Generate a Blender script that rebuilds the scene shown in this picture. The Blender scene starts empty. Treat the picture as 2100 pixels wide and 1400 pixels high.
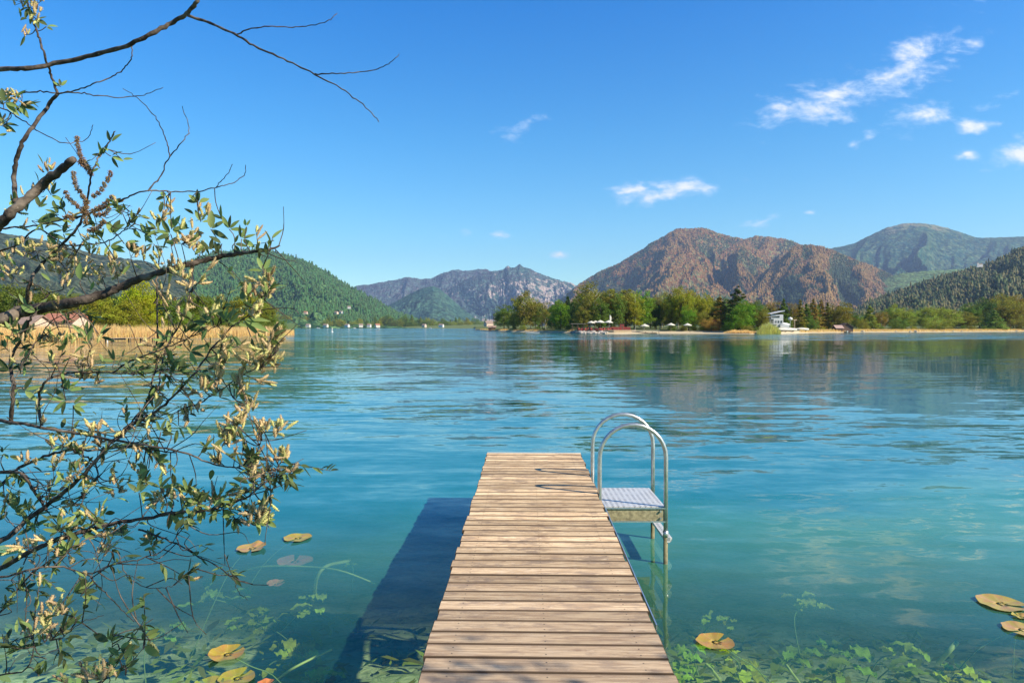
import bpy, math, random
import numpy as np
from mathutils import Vector, Matrix
random.seed(7); rng = np.random.default_rng(7)
scene = bpy.context.scene
R = math.radians
# ------------------------------------------------------------------ camera
CAM_H = 2.36
PITCH = math.atan(29/1400)
cam_d = bpy.data.cameras.new('camera'); cam = bpy.data.objects.new('camera', cam_d)
scene.collection.objects.link(cam)
cam_d.sensor_width = 36; cam_d.lens = 24; cam_d.clip_start = 0.05; cam_d.clip_end = 60000
cam.location = (0, 0, CAM_H); cam.rotation_euler = (R(90)-PITCH, 0, 0)
scene.camera = cam
SUN_EL, SUN_AZ = 37.3, 115.5        # azimuth clockwise from +Y
# ------------------------------------------------------------------ world
world = bpy.data.worlds.new('World'); scene.world = world; world.use_nodes = True
sun_d = bpy.data.lights.new('sun', 'SUN'); sun = bpy.data.objects.new('sun', sun_d)
scene.collection.objects.link(sun)
sun_d.energy = 4.9; sun_d.angle = R(0.5); sun_d.color = (1.0, 0.89, 0.70)
sd = Vector((math.sin(R(SUN_AZ))*math.cos(R(SUN_EL)), math.cos(R(SUN_AZ))*math.cos(R(SUN_EL)), math.sin(R(SUN_EL))))
sun.rotation_euler = sd.to_track_quat('Z', 'Y').to_euler()
sun.location = (30, -20, 40)
scene.view_settings.view_transform = 'Standard'; scene.view_settings.look = 'None'
scene.view_settings.exposure = 0.88; scene.view_settings.gamma = 1.0
scene.cycles.max_bounces = 8; scene.cycles.transparent_max_bounces = 24
scene.cycles.volume_bounces = 0; scene.cycles.caustics_reflective = False; scene.cycles.caustics_refractive = False
scene.cycles.sample_clamp_indirect = 4.0

def ray(px, py):
    a = (px-1050)/1400; b = (700-py)/1400
    cp, sp = math.cos(PITCH), math.sin(PITCH)
    return (a, cp+b*sp, -sp+b*cp)
def at(px, py, Y):
    d = ray(px, py); s = Y/d[1]
    return Vector((d[0]*s, Y, CAM_H+d[2]*s))
def on(px, py, z=0.0):
    d = ray(px, py); s = (z-CAM_H)/d[2]
    return Vector((d[0]*s, d[1]*s, z))
def elev(px, py):
    d = ray(px, py); return d[2]/d[1]
def azim(px, py=660):
    d = ray(px, py); return d[0]/d[1]

class NT:
    def __init__(s, nt): s.t = nt; s.t.nodes.clear()
    def n(s, typ, ins=None, **props):
        nd = s.t.nodes.new(typ)
        for k, v in props.items(): setattr(nd, k, v)
        for k, v in (ins or {}).items():
            sock = nd.inputs[k]
            if isinstance(v, bpy.types.NodeSocket): s.t.links.new(v, sock)
            elif isinstance(v, bpy.types.Node): s.t.links.new(v.outputs[0], sock)
            else:
                if isinstance(v, tuple) and len(v) == 3 and sock.type == 'RGBA': v = v+(1,)
                sock.default_value = v
        return nd
    def m(s, op, a, b=None, c=None, clamp=False):
        ins = {0: a}
        if b is not None: ins[1] = b
        if c is not None: ins[2] = c
        return s.n('ShaderNodeMath', ins, operation=op, use_clamp=clamp).outputs[0]
    def vm(s, op, a, b=None):
        ins = {0: a}
        if b is not None: ins[1] = b
        nd = s.n('ShaderNodeVectorMath', ins, operation=op)
        return nd.outputs['Value'] if op in ('LENGTH', 'DOT_PRODUCT') else nd.outputs[0]
    def mix(s, f, a, b, blend='MIX'):
        nd = s.n('ShaderNodeMix', None, data_type='RGBA', blend_type=blend)
        for i, v in ((0, f), (6, a), (7, b)):
            if isinstance(v, bpy.types.NodeSocket): s.t.links.new(v, nd.inputs[i])
            else: nd.inputs[i].default_value = (v+(1,)) if isinstance(v, tuple) and len(v) == 3 else v
        return nd.outputs[2]
    def noise(s, vec, scale, detail=3, rough=0.55, dist=0.0):
        return s.n('ShaderNodeTexNoise', {'Vector': vec, 'Scale': scale, 'Detail': detail, 'Roughness': rough, 'Distortion': dist})
    def ramp(s, f, a, b, lo=0.0, hi=1.0, smooth=True):
        nd = s.n('ShaderNodeMapRange', {0: f, 1: a, 2: b, 3: lo, 4: hi})
        nd.interpolation_type = 'SMOOTHSTEP' if smooth else 'LINEAR'
        return nd.outputs[0]

def build_world():
    w = NT(world.node_tree)
    tc = w.n('ShaderNodeTexCoord'); d = tc.outputs['Generated']
    sky = w.n('ShaderNodeTexSky', None, sky_type='NISHITA', sun_disc=False)
    sky.sun_elevation = R(SUN_EL); sky.sun_rotation = R(SUN_AZ); sky.altitude = 700
    sky.air_density = 1.0; sky.dust_density = 0.15; sky.ozone_density = 3.0
    sep = w.n('ShaderNodeSeparateXYZ', {0: d})
    cr = w.n('ShaderNodeValToRGB', {0: sep.outputs[2]}); el = cr.color_ramp.elements
    while len(el) < 5: el.new(.5)
    for q, (ps, c) in enumerate(((.0,(1.0,1.12,1.0)), (.09,(.86,1.12,1.06)), (.26,(.40,1.0,1.22)), (.43,(.01,.82,1.36)), (.8,(.01,.62,1.1)))):
        el[q].position = ps; el[q].color = c+(1,)
    hs0 = w.n('ShaderNodeHueSaturation', {'Color': sky.outputs[0], 'Saturation': 1.18, 'Value': 1.0, 'Hue': 0.492})
    hs = w.n('ShaderNodeVectorMath', {0: hs0.outputs[0], 1: cr.outputs[0]}, operation='MULTIPLY')
    y = w.m('MAXIMUM', sep.outputs[1], 0.02)
    u = w.m('DIVIDE', sep.outputs[0], y); v = w.m('DIVIDE', sep.outputs[2], y)
    uv = w.n('ShaderNodeCombineXYZ', {0: u, 1: v, 2: 0.0}).outputs[0]
    # (px, py, half width px, half height px, tilt deg, strength)
    clouds = [(1700,205,165,44,-20,.90),(1850,150,150,54,-24,.84),(1590,212,62,24,-10,.86),(1690,185,90,22,-22,.62),
              (1890,235,80,30,-14,.95),(1990,218,120,14,-14,.5),(2010,252,44,17,-5,1.0),(2090,308,68,34,-14,1.12),
              (1350,394,112,26,-4,1.08),(1300,384,66,16,-2,1.0),(1405,388,56,16,-3,1.0),(1562,459,64,12,-2,1.0),
              (1660,437,20,8,0,.95),(1022,490,32,12,2,1.0),(956,484,18,14,4,.62),(902,489,16,8,0,.4),(1151,527,20,9,0,.9),
              (1078,262,62,26,-35,.50),(1052,284,50,20,10,.42),(1745,290,28,12,-8,.7),(1790,280,24,11,-8,.7),
              (1990,90,24,14,0,.7),(1985,312,36,11,-5,.8),(1570,260,36,10,-22,.5),(1505,372,44,10,0,.45),
              (1700,-140,260,60,-15,.7),(2150,-60,220,60,-15,.8),(1180,-330,300,70,-10,.6)]
    wp = w.noise(uv, 9.0, 4, .6); wv = w.vm('SUBTRACT', wp.outputs['Color'], (0.5,0.5,0.5))
    wq = w.n('ShaderNodeVectorMath', {0: wv, 'Scale': 0.05}, operation='SCALE').outputs[0]
    uvw = w.vm('ADD', uv, wq)
    best = None
    for (px, py, rx, ry, tilt, st) in clouds:
        c = (azim(px, py), elev(px, py))
        mp = w.n('ShaderNodeMapping', {'Vector': uvw, 'Location': (c[0], c[1], 0), 'Rotation': (0, 0, R(-tilt)),
                                       'Scale': (rx*1.25/1400, ry*1.35/1400, 1)}, vector_type='TEXTURE')
        ln = w.vm('LENGTH', mp.outputs[0])
        e = w.m('MULTIPLY', w.ramp(ln, 0.0, 1.15, 1.0, 0.0, False), st)
        best = e if best is None else w.m('MAXIMUM', best, e)
    uvs = w.n('ShaderNodeMapping', {'Vector': uv, 'Rotation': (0,0,R(-14)), 'Scale': (1,2.1,1)}).outputs[0]
    n1 = w.noise(uvs, 15.0, 9, .62, .35).outputs[0]
    n2 = w.noise(uvs, 46.0, 6, .6).outputs[0]
    nn = w.m('ADD', w.m('MULTIPLY', n1, .75), w.m('MULTIPLY', n2, .25))
    dens = w.m('MULTIPLY', w.m('SUBTRACT', nn, .5), 3.0)
    raw = w.m('ADD', w.m('MULTIPLY', best, 1.0), dens)
    gate = w.ramp(best, 0.0, .22)
    dn = w.m('MULTIPLY', w.ramp(raw, .26, 1.30), gate)
    dn = w.m('MULTIPLY', dn, w.ramp(sep.outputs[1], 0.05, 0.15))
    dn = w.m('MULTIPLY', dn, 0.93)
    shade = w.mix(w.ramp(raw, .5, 1.1), (5.0, 6.0, 7.6), (7.0, 6.9, 6.6))
    col = w.mix(dn, hs.outputs[0], shade)
    bg = w.n('ShaderNodeBackground', {'Color': col, 'Strength': 0.092})
    out = w.n('ShaderNodeOutputWorld', {'Surface': bg.outputs[0]})
build_world()

# ------------------------------------------------------------------ mesh helpers
def tag(o, label=None, cat=None, group=None, kind=None):
    if label: o['label'] = label
    if cat: o['category'] = cat
    if group: o['group'] = group
    if kind: o['kind'] = kind
    return o
def link(o, parent=None):
    scene.collection.objects.link(o)
    if parent is not None: o.parent = parent
    return o
def empty(name, loc=(0,0,0), rz=0.0):
    o = bpy.data.objects.new(name, None); o.location = loc; o.rotation_euler = (0,0,rz); o.empty_display_size = .2
    return link(o)
def mk(name, V, F, mat, parent=None, smooth=False, attr=None):
    """V (n,3) array, F (m,k) int array or list of lists"""
    V = np.asarray(V, dtype=np.float32).reshape(-1, 3)
    me = bpy.data.meshes.new(name)
    if isinstance(F, np.ndarray):
        m, k = F.shape
        me.vertices.add(len(V)); me.vertices.foreach_set('co', V.ravel())
        me.loops.add(m*k); me.loops.foreach_set('vertex_index', F.astype(np.int32).ravel())
        me.polygons.add(m); me.polygons.foreach_set('loop_start', np.arange(0, m*k, k, dtype=np.int32))
        me.polygons.foreach_set('loop_total', np.full(m, k, dtype=np.int32))
        me.update(calc_edges=True)
    else:
        me.from_pydata([tuple(v) for v in V], [], F); me.update()
    if smooth: me.polygons.foreach_set('use_smooth', np.ones(len(me.polygons), dtype=bool))
    if attr is not None:
        a = me.attributes.new('var', 'FLOAT', 'POINT'); a.data.foreach_set('value', np.asarray(attr, dtype=np.float32))
    me.materials.append(mat)
    o = bpy.data.objects.new(name, me)
    return link(o, parent)
class MB:
    def __init__(s): s.v = []; s.f = []
    def add(s, V, F):
        b = len(s.v); s.v += [tuple(p) for p in V]; s.f += [[i+b for i in f] for f in F]
    def box(s, c, d, rz=0.0, taper=1.0):
        x, y, z = d[0]/2, d[1]/2, d[2]/2; cs, sn = math.cos(rz), math.sin(rz)
        V = []
        for k, (a, b, e) in enumerate([(-x,-y,-z),(x,-y,-z),(x,y,-z),(-x,y,-z),(-x,-y,z),(x,-y,z),(x,y,z),(-x,y,z)]):
            if e > 0: a *= taper; b *= taper
            V.append((c[0]+a*cs-b*sn, c[1]+a*sn+b*cs, c[2]+e))
        s.add(V, [[0,3,2,1],[4,5,6,7],[0,1,5,4],[1,2,6,5],[2,3,7,6],[3,0,4,7]])
    def bbox(s, c, d, bev=.004, rz=0.0, jig=0.0):
        """box with a bevelled rim"""
        x, y, z = d[0]/2, d[1]/2, d[2]/2; b = bev; cs, sn = math.cos(rz), math.sin(rz)
        rings = [(x-b,y-b,-z),(x,y,-z+b),(x,y,z-b),(x-b,y-b,z)]
        V = []
        for (a, e, h) in rings:
            for sx, sy in ((-1,-1),(1,-1),(1,1),(-1,1)):
                X, Y = a*sx, e*sy
                V.append((c[0]+X*cs-Y*sn, c[1]+X*sn+Y*cs, c[2]+h))
        F = [[3,2,1,0],[12,13,14,15]]
        for r in range(3):
            for i in range(4): F.append([r*4+i, r*4+(i+1)%4, r*4+4+(i+1)%4, r*4+4+i])
        s.add(V, F)
    def tube(s, P, r, n=8, caps=True):
        P = [Vector(p) for p in P]; r = r if hasattr(r, '__len__') else [r]*len(P)
        V = []; prev = None
        for i, p in enumerate(P):
            t = (P[min(i+1, len(P)-1)]-P[max(i-1, 0)])
            t = t.normalized() if t.length > 1e-9 else Vector((0,0,1))
            if prev is None:
                a = Vector((0,0,1)) if abs(t.z) < .9 else Vector((1,0,0)); u = t.cross(a).normalized()
            else:
                u = (prev - t*prev.dot(t)); u = u.normalized() if u.length > 1e-6 else t.orthogonal().normalized()
            prev = u; w = t.cross(u)
            for k in range(n):
                an = 2*math.pi*k/n; V.append(p+(u*math.cos(an)+w*math.sin(an))*r[i])
        F = []
        for i in range(len(P)-1):
            for k in range(n): F.append([i*n+k, i*n+(k+1)%n, (i+1)*n+(k+1)%n, (i+1)*n+k])
        if caps: F.append(list(range(n))[::-1]); F.append([(len(P)-1)*n+k for k in range(n)])
        s.add(V, F)
    def lathe(s, c, prof, n=16):
        V = []; F = []
        for (r, z) in prof:
            for k in range(n): V.append((c[0]+r*math.cos(2*math.pi*k/n), c[1]+r*math.sin(2*math.pi*k/n), c[2]+z))
        for i in range(len(prof)-1):
            for k in range(n): F.append([i*n+k, i*n+(k+1)%n, (i+1)*n+(k+1)%n, (i+1)*n+k])
        s.add(V, F)
    def build(s, name, mat, parent=None, smooth=False):
        return mk(name, np.array(s.v), s.f, mat, parent, smooth)
def catmull(P, sub=5):
    P = [Vector(p) for p in P]
    if len(P) < 3: return P
    Q = [P[0]*2-P[1]]+P+[P[-1]*2-P[-2]]; out = []
    for i in range(1, len(Q)-2):
        for k in range(sub):
            t = k/sub
            out.append(.5*((2*Q[i])+(Q[i+1]-Q[i-1])*t+(2*Q[i-1]-5*Q[i]+4*Q[i+1]-Q[i+2])*t*t+(3*Q[i]-Q[i-1]-3*Q[i+1]+Q[i+2])*t**3))
    out.append(P[-1]); return out

# numpy gradient noise
def _h(ix, iy, s):
    h = (ix.astype(np.int64)*374761393 + iy.astype(np.int64)*668265263 + s*974711) & 0xffffffff
    h = ((h ^ (h >> 13))*1274126177) & 0xffffffff
    return ((h ^ (h >> 16)) & 0xffff)/65535.0*2*np.pi
def perlin(x, y, s=0):
    ix, iy = np.floor(x), np.floor(y); fx, fy = x-ix, y-iy
    def g(dx, dy):
        a = _h(ix+dx, iy+dy, s); return np.cos(a)*(fx-dx)+np.sin(a)*(fy-dy)
    u = fx**3*(fx*(fx*6-15)+10); v = fy**3*(fy*(fy*6-15)+10)
    a = g(0,0)*(1-u)+g(1,0)*u; b = g(0,1)*(1-u)+g(1,1)*u
    return (a*(1-v)+b*v)*1.5
def fbm(x, y, o=4, s=0, gain=.5):
    r = 0; a = 1; t = 0
    for i in range(o): r = r+a*perlin(x*2**i, y*2**i, s+i*17); t += a; a *= gain
    return r/t
def ridged(x, y, o=4, s=0, gain=.5):
    r = 0; a = 1; t = 0
    for i in range(o): r = r+a*(1-np.abs(perlin(x*2**i, y*2**i, s+i*17))*1.6); t += a; a *= gain
    return r/t

# ------------------------------------------------------------------ materials
def mat_new(name):
    m = bpy.data.materials.new(name); m.use_nodes = True; return m, NT(m.node_tree)
def finish(w, bsdf, disp=None):
    o = w.n('ShaderNodeOutputMaterial', {'Surface': bsdf}); return o
def pbr(w, col, rough=.7, normal=None, metal=0.0, spec=.4, **kw):
    ins = {'Base Color': col, 'Roughness': rough, 'Metallic': metal, 'Specular IOR Level': spec}
    if normal is not None: ins['Normal'] = normal
    ins.update(kw)
    return w.n('ShaderNodeBsdfPrincipled', ins).outputs[0]
def simple(name, col, rough=.7, var=.25, scale=3.0, bump=.0, metal=0.0, spec=.4):
    m, w = mat_new(name); tc = w.n('ShaderNodeTexCoord').outputs['Object']
    n = w.noise(tc, scale, 5, .6); f = w.ramp(n.outputs[0], .3, .7)
    dk = tuple(c*(1-var) for c in col); lt = tuple(min(1, c*(1+var*.6)) for c in col)
    c = w.mix(f, dk, lt); nm = None
    if bump: nm = w.n('ShaderNodeBump', {'Strength': .6, 'Distance': bump, 'Height': n.outputs[0]}).outputs[0]
    finish(w, pbr(w, c, rough, nm, metal, spec)); return m
def foliage_mat(name, base, var=.35, trans=.25, rough=.65, alt=None):
    """leaf colour times the object colour, varied per clump and per leaf"""
    m, w = mat_new(name)
    oi = w.n('ShaderNodeObjectInfo'); at_ = w.n('ShaderNodeAttribute', None, attribute_name='var')
    geo = w.n('ShaderNodeNewGeometry')
    if alt: base = w.mix(w.ramp(at_.outputs['Fac'], .5, .62), base, alt)
    c = w.mix(1.0, base, oi.outputs['Color'], 'MULTIPLY')
    k = w.m('ADD', w.m('MULTIPLY', at_.outputs['Fac'], var*1.3), w.m('MULTIPLY', geo.outputs['Random Per Island'], var*.9))
    k = w.m('ADD', k, 1-var*1.05)
    c2 = w.n('ShaderNodeVectorMath', {0: c, 'Scale': k}, operation='SCALE').outputs[0]
    hs = w.n('ShaderNodeHueSaturation', {'Color': c2, 'Hue': w.m('ADD', w.m('MULTIPLY', at_.outputs['Fac'], .05), .475)}).outputs[0]
    b = pbr(w, hs, rough, spec=.25)
    t = w.n('ShaderNodeBsdfTranslucent', {'Color': hs}).outputs[0]
    mx = w.n('ShaderNodeMixShader', {0: trans, 1: b, 2: t}).outputs[0]
    finish(w, mx); return m
HAZE = 5.4e-5
BODY = ((.038,.205,.150), (.075,.245,.155), (.008,.125,.135), (.008,.150,.170))
# ------------------------------------------------------------------ terrain
def land_mat(name, sand=(.42,.33,.2), grass=(.10,.13,.04), z0=.5, z1=1.3):
    m, w = mat_new(name); tc = w.n('ShaderNodeTexCoord').outputs['Object']
    z = w.n('ShaderNodeSeparateXYZ', {0: tc}).outputs[2]
    n = w.noise(tc, .08, 5, .65).outputs[0]; n2 = w.noise(tc, 1.1, 6, .7).outputs[0]
    zz = w.m('ADD', z, w.m('MULTIPLY', w.m('SUBTRACT', n, .5), 1.1))
    s = w.mix(n2, tuple(c*.72 for c in sand), tuple(min(1,c*1.2) for c in sand))
    g = w.mix(n2, tuple(c*.6 for c in grass), tuple(c*1.5 for c in grass))
    c = w.mix(w.ramp(zz, z0, z1), s, g)
    bp = w.n('ShaderNodeBump', {'Strength': .5, 'Distance': .2, 'Height': n2}).outputs[0]
    finish(w, pbr(w, c, .95, bp, spec=.1)); return m
def hill_mat(name, cols, big=500., mid=110., tree=14., rock=None, rock_thr=.62, top=None, brown_h=None, bump=5.0, gully=.22):
    """forest seen from far: patches of different trees, single crowns, bare rock streaks running down the slope"""
    m, w = mat_new(name); tc = w.n('ShaderNodeTexCoord').outputs['Object']
    sep = w.n('ShaderNodeSeparateXYZ', {0: tc})
    n1 = w.noise(tc, 1/big, 4, .6, .3).outputs[0]; n2 = w.noise(tc, 1/mid, 5, .65).outputs[0]
    n3 = w.noise(tc, 1/(tree*2.2), 3, .6).outputs[0]
    vo = w.n('ShaderNodeTexVoronoi', {'Vector': tc, 'Scale': 1/tree, 'Randomness': 1.0})
    cr = w.n('ShaderNodeSeparateColor', {0: vo.outputs['Color']}).outputs[0]
    f = w.m('ADD', w.m('MULTIPLY', n1, .6), w.m('MULTIPLY', n2, .4))
    gv = w.n('ShaderNodeAttribute', None, attribute_name='var').outputs['Fac']
    f = w.m('ADD', f, w.m('MULTIPLY', w.m('SUBTRACT', gv, .5), gully))
    if brown_h: f = w.m('ADD', f, w.ramp(sep.outputs[2], brown_h[0], brown_h[1], -.10, .10))
    c = w.mix(w.ramp(f, .44, .56), cols[0], cols[1])
    f2 = w.m('ADD', w.m('MULTIPLY', n2, .55), w.m('MULTIPLY', cr, .45))
    c = w.mix(w.ramp(f2, .42, .66), c, cols[2])
    k = w.m('MULTIPLY', w.ramp(cr, 0, 1, .45, 1.55, False), w.ramp(n3, .3, .7, .55, 1.4))
    c = w.n('ShaderNodeVectorMath', {0: c, 'Scale': k}, operation='SCALE').outputs[0]
    crown = w.m('SUBTRACT', 1.0, vo.outputs['Distance'])
    h = w.m('ADD', crown, w.m('MULTIPLY', n3, .8))
    if rock:
        st = w.n('ShaderNodeMapping', {'Vector': tc, 'Scale': (1/75., 1/75., 1/260.), 'Rotation': (0, R(24), 0)}).outputs[0]
        rn = w.noise(st, 1.0, 7, .68, .5).outputs[0]
        pn = w.noise(tc, 1/900., 2, .5).outputs[0]
        pa = w.m('ADD', rn, w.m('MULTIPLY', w.m('SUBTRACT', pn, .5), .55))
        if 'x' in rock:
            pa = w.m('ADD', pa, w.m('MULTIPLY', w.ramp(sep.outputs[0], rock['x'][0], rock['x'][1]), .12))
        pa = w.m('ADD', pa, w.ramp(sep.outputs[2], rock['z'][0], rock['z'][1], .0, -.16))
        rk = w.ramp(pa, rock_thr, rock_thr+.05)
        rc = w.mix(n3, rock['c'], tuple(q*.6 for q in rock['c']))
        c = w.mix(rk, c, rc)
    if top:
        tp = w.m('ADD', sep.outputs[2], w.m('MULTIPLY', w.m('SUBTRACT', n2, .5), top[2]))
        c = w.mix(w.m('MULTIPLY', w.ramp(tp, top[0], top[1]), top[4] if len(top) > 4 else 1.0), c, top[3])
    bp = w.n('ShaderNodeBump', {'Strength': 1.0, 'Distance': bump, 'Height': h}).outputs[0]
    finish(w, pbr(w, c, 1.0, bp, spec=0.0)); return m

def ridge_line(pts, n):
    P = np.array(pts, float); px = np.linspace(P[0,0], P[-1,0], n); py = np.interp(px, P[:,0], P[:,1])
    k = max(1, int(n*.006)); ker = np.hanning(2*k+3)[1:-1]; ker /= ker.sum()
    pad = np.concatenate([np.full(k, py[0]), py, np.full(k, py[-1])])
    return px, np.convolve(pad, ker, 'valid')[:n]
GV = {}
def mountain(name, pts, D, front, back, relief, seed, mat, nu=420, nf=150, spur=380., pw=.85, teeth=5.0, nb=24, lean=0.0, fine=1.0, base=-8., jag=6.):
    px, py = ridge_line(pts, nu)
    a = np.array([azim(p, q) for p, q in zip(px, py)]); e = np.array([elev(p, q) for p, q in zip(px, py)])
    H = e*D+CAM_H; Hm = H.max()
    t = np.concatenate([np.linspace(0, 1, nf), 1+np.linspace(0, 1, nb)[1:]])
    T, A = np.meshgrid(t, a, indexing='ij'); HH = np.broadcast_to(H, T.shape)
    f = np.where(T <= 1, T, 2-T)
    Y = np.where(T <= 1, D-front*(1-T), D+back*(T-1))
    X = A*Y
    s = A*D/spur
    warp = fbm(A*D/(spur*2.3), f*1.6, 3, seed+5)*.9
    g = ridged(s+warp+lean*f, f*.9+seed*.37, 5, seed, .52)
    g2 = ridged(s*3.1+warp*2+lean*f*2, f*2.6, 4, seed+31, .55)
    prof = f**pw
    env = f*(1-f)*4
    env = env*np.clip(HH/Hm*1.4, .12, 1)
    Z = HH*prof - relief*env*(1.0-g)*1.35 - relief*.16*env*(1-g2) + relief*.12*fbm(X/90, Y/90, 4, seed+9)*env*fine
    Z += teeth*(fbm(X/9, Y/9, 3, seed+12)*1.1)*np.clip(f*6, 0, 1)
    Z += jag*(fbm(A*D/130., T*3., 4, seed+77, .6))*f**3
    Z = np.where(f < .02, np.minimum(Z, base+8), Z)+np.where(f < .01, base, 0)
    n, m = Z.shape
    V = np.stack([X, Y, Z], -1).reshape(-1, 3)
    i = np.arange((n-1)*m).reshape(n-1, m)[:, :-1].ravel()
    F = np.stack([i, i+1, i+m+1, i+m], 1)
    gvv = np.clip(.5+(g-.55)*1.1+(g2-.55)*.35, 0, 1)
    o = mk(name, V, F, mat, smooth=True, attr=gvv.ravel()); tag(o, kind='structure')
    GV['last'] = (X, Y, Z, gvv)
    return o, X, Y, Z

GREEN = ((.022,.058,.030), (.042,.088,.034), (.060,.105,.040))
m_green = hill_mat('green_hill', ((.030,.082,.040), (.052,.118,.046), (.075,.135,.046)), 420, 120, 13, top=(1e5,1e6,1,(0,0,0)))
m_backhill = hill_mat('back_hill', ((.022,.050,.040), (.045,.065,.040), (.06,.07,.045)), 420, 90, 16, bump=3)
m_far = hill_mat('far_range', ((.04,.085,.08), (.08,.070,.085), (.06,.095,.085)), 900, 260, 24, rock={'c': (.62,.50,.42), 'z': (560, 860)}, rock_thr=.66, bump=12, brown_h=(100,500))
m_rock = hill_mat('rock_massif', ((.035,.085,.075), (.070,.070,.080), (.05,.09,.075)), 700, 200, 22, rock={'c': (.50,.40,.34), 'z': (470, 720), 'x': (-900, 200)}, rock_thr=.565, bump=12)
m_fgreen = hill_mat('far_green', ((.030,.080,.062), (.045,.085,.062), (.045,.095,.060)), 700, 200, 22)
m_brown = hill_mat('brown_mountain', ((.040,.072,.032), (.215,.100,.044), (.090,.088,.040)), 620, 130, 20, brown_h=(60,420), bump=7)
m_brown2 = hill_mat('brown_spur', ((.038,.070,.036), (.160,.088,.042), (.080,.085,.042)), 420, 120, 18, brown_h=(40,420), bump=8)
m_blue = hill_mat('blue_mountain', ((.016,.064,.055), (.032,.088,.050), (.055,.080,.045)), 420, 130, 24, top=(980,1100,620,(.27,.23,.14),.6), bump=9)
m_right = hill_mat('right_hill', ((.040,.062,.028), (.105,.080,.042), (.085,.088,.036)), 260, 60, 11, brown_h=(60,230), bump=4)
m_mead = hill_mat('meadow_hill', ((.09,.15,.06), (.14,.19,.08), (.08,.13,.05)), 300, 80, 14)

# far to near
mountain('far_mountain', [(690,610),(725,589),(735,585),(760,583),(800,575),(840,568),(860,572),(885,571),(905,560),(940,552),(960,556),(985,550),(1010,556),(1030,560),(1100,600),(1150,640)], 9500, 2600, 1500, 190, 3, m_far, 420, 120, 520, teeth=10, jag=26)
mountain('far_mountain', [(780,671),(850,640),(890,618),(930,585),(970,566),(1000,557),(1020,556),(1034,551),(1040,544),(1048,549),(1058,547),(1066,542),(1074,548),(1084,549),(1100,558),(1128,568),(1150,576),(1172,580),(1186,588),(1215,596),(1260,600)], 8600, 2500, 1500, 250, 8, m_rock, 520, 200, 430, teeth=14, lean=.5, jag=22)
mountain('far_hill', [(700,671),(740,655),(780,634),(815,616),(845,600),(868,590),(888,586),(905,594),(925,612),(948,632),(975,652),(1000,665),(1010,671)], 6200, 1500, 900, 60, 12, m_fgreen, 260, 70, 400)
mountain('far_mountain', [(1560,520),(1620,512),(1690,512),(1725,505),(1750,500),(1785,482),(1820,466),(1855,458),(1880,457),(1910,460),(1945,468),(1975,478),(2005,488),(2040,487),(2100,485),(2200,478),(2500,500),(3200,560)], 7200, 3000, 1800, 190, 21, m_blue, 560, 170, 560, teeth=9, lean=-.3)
mountain('meadow_hill', [(1700,600),(1760,590),(1800,575),(1850,560),(1890,556),(1960,552),(2020,548),(2100,540),(2250,530)], 4200, 900, 500, 30, 26, m_mead, 260, 60, 400)
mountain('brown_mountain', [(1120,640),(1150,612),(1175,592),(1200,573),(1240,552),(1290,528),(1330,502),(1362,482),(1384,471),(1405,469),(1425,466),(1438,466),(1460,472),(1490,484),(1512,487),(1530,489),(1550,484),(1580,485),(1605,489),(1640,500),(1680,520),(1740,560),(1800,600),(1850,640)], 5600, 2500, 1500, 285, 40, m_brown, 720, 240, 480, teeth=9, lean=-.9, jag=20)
BM1 = GV['last']
mountain('brown_mountain', [(1455,668),(1470,640),(1486,594),(1500,548),(1513,505),(1524,504),(1545,520),(1566,534),(1588,556),(1606,580),(1640,620),(1680,660)], 4700, 1500, 900, 150, 47, m_brown2, 300, 150, 330, teeth=7, lean=.4)
BM2 = GV['last']
mountain('brown_mountain', [(1440,671),(1480,640),(1505,606),(1540,576),(1575,552),(1604,528),(1625,508),(1640,502),(1662,501),(1690,506),(1706,512),(1740,526),(1780,541),(1815,556),(1840,570),(1846,580),(1848,596),(1850,620),(1852,650),(1855,668)], 4300, 1700, 900, 170, 52, m_brown2, 520, 190, 360, teeth=7, lean=-.5)
BM3 = GV['last']
_, gx, gy, gz = mountain('green_hill', [(150,640),(230,600),(300,574),(345,553),(385,537),(415,525),(440,518),(480,514),(520,512),(560,516),(600,526),(640,541),(680,564),(705,582),(735,597),(770,616),(810,640),(850,655),(890,671)], 3300, 1600, 900, 90, 60, m_green, 520, 190, 330, teeth=5)
GH = (gx, gy, gz)
mountain('back_hill', [(-3200,640),(-2200,540),(-1500,470),(-900,430),(-400,422),(-200,440),(-60,462),(0,476),(60,486),(110,498),(150,508),(200,522),(250,528),(300,536),(345,552),(390,580),(430,620),(470,660)], 2600, 1500, 800, 60, 66, m_backhill, 900, 150, 300, teeth=5)
_, rx_, ry_, rz_ = mountain('right_hill', [(1690,671),(1740,650),(1780,622),(1840,600),(1880,587),(1930,568),(1985,556),(2014,547),(2040,536),(2062,525),(2100,507),(2200,470),(2350,430),(2600,410),(3200,440),(4200,560)], 1900, 1050, 600, 60, 71, m_right, 800, 180, 210, teeth=4)
RH = (rx_, ry_, rz_)

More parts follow.
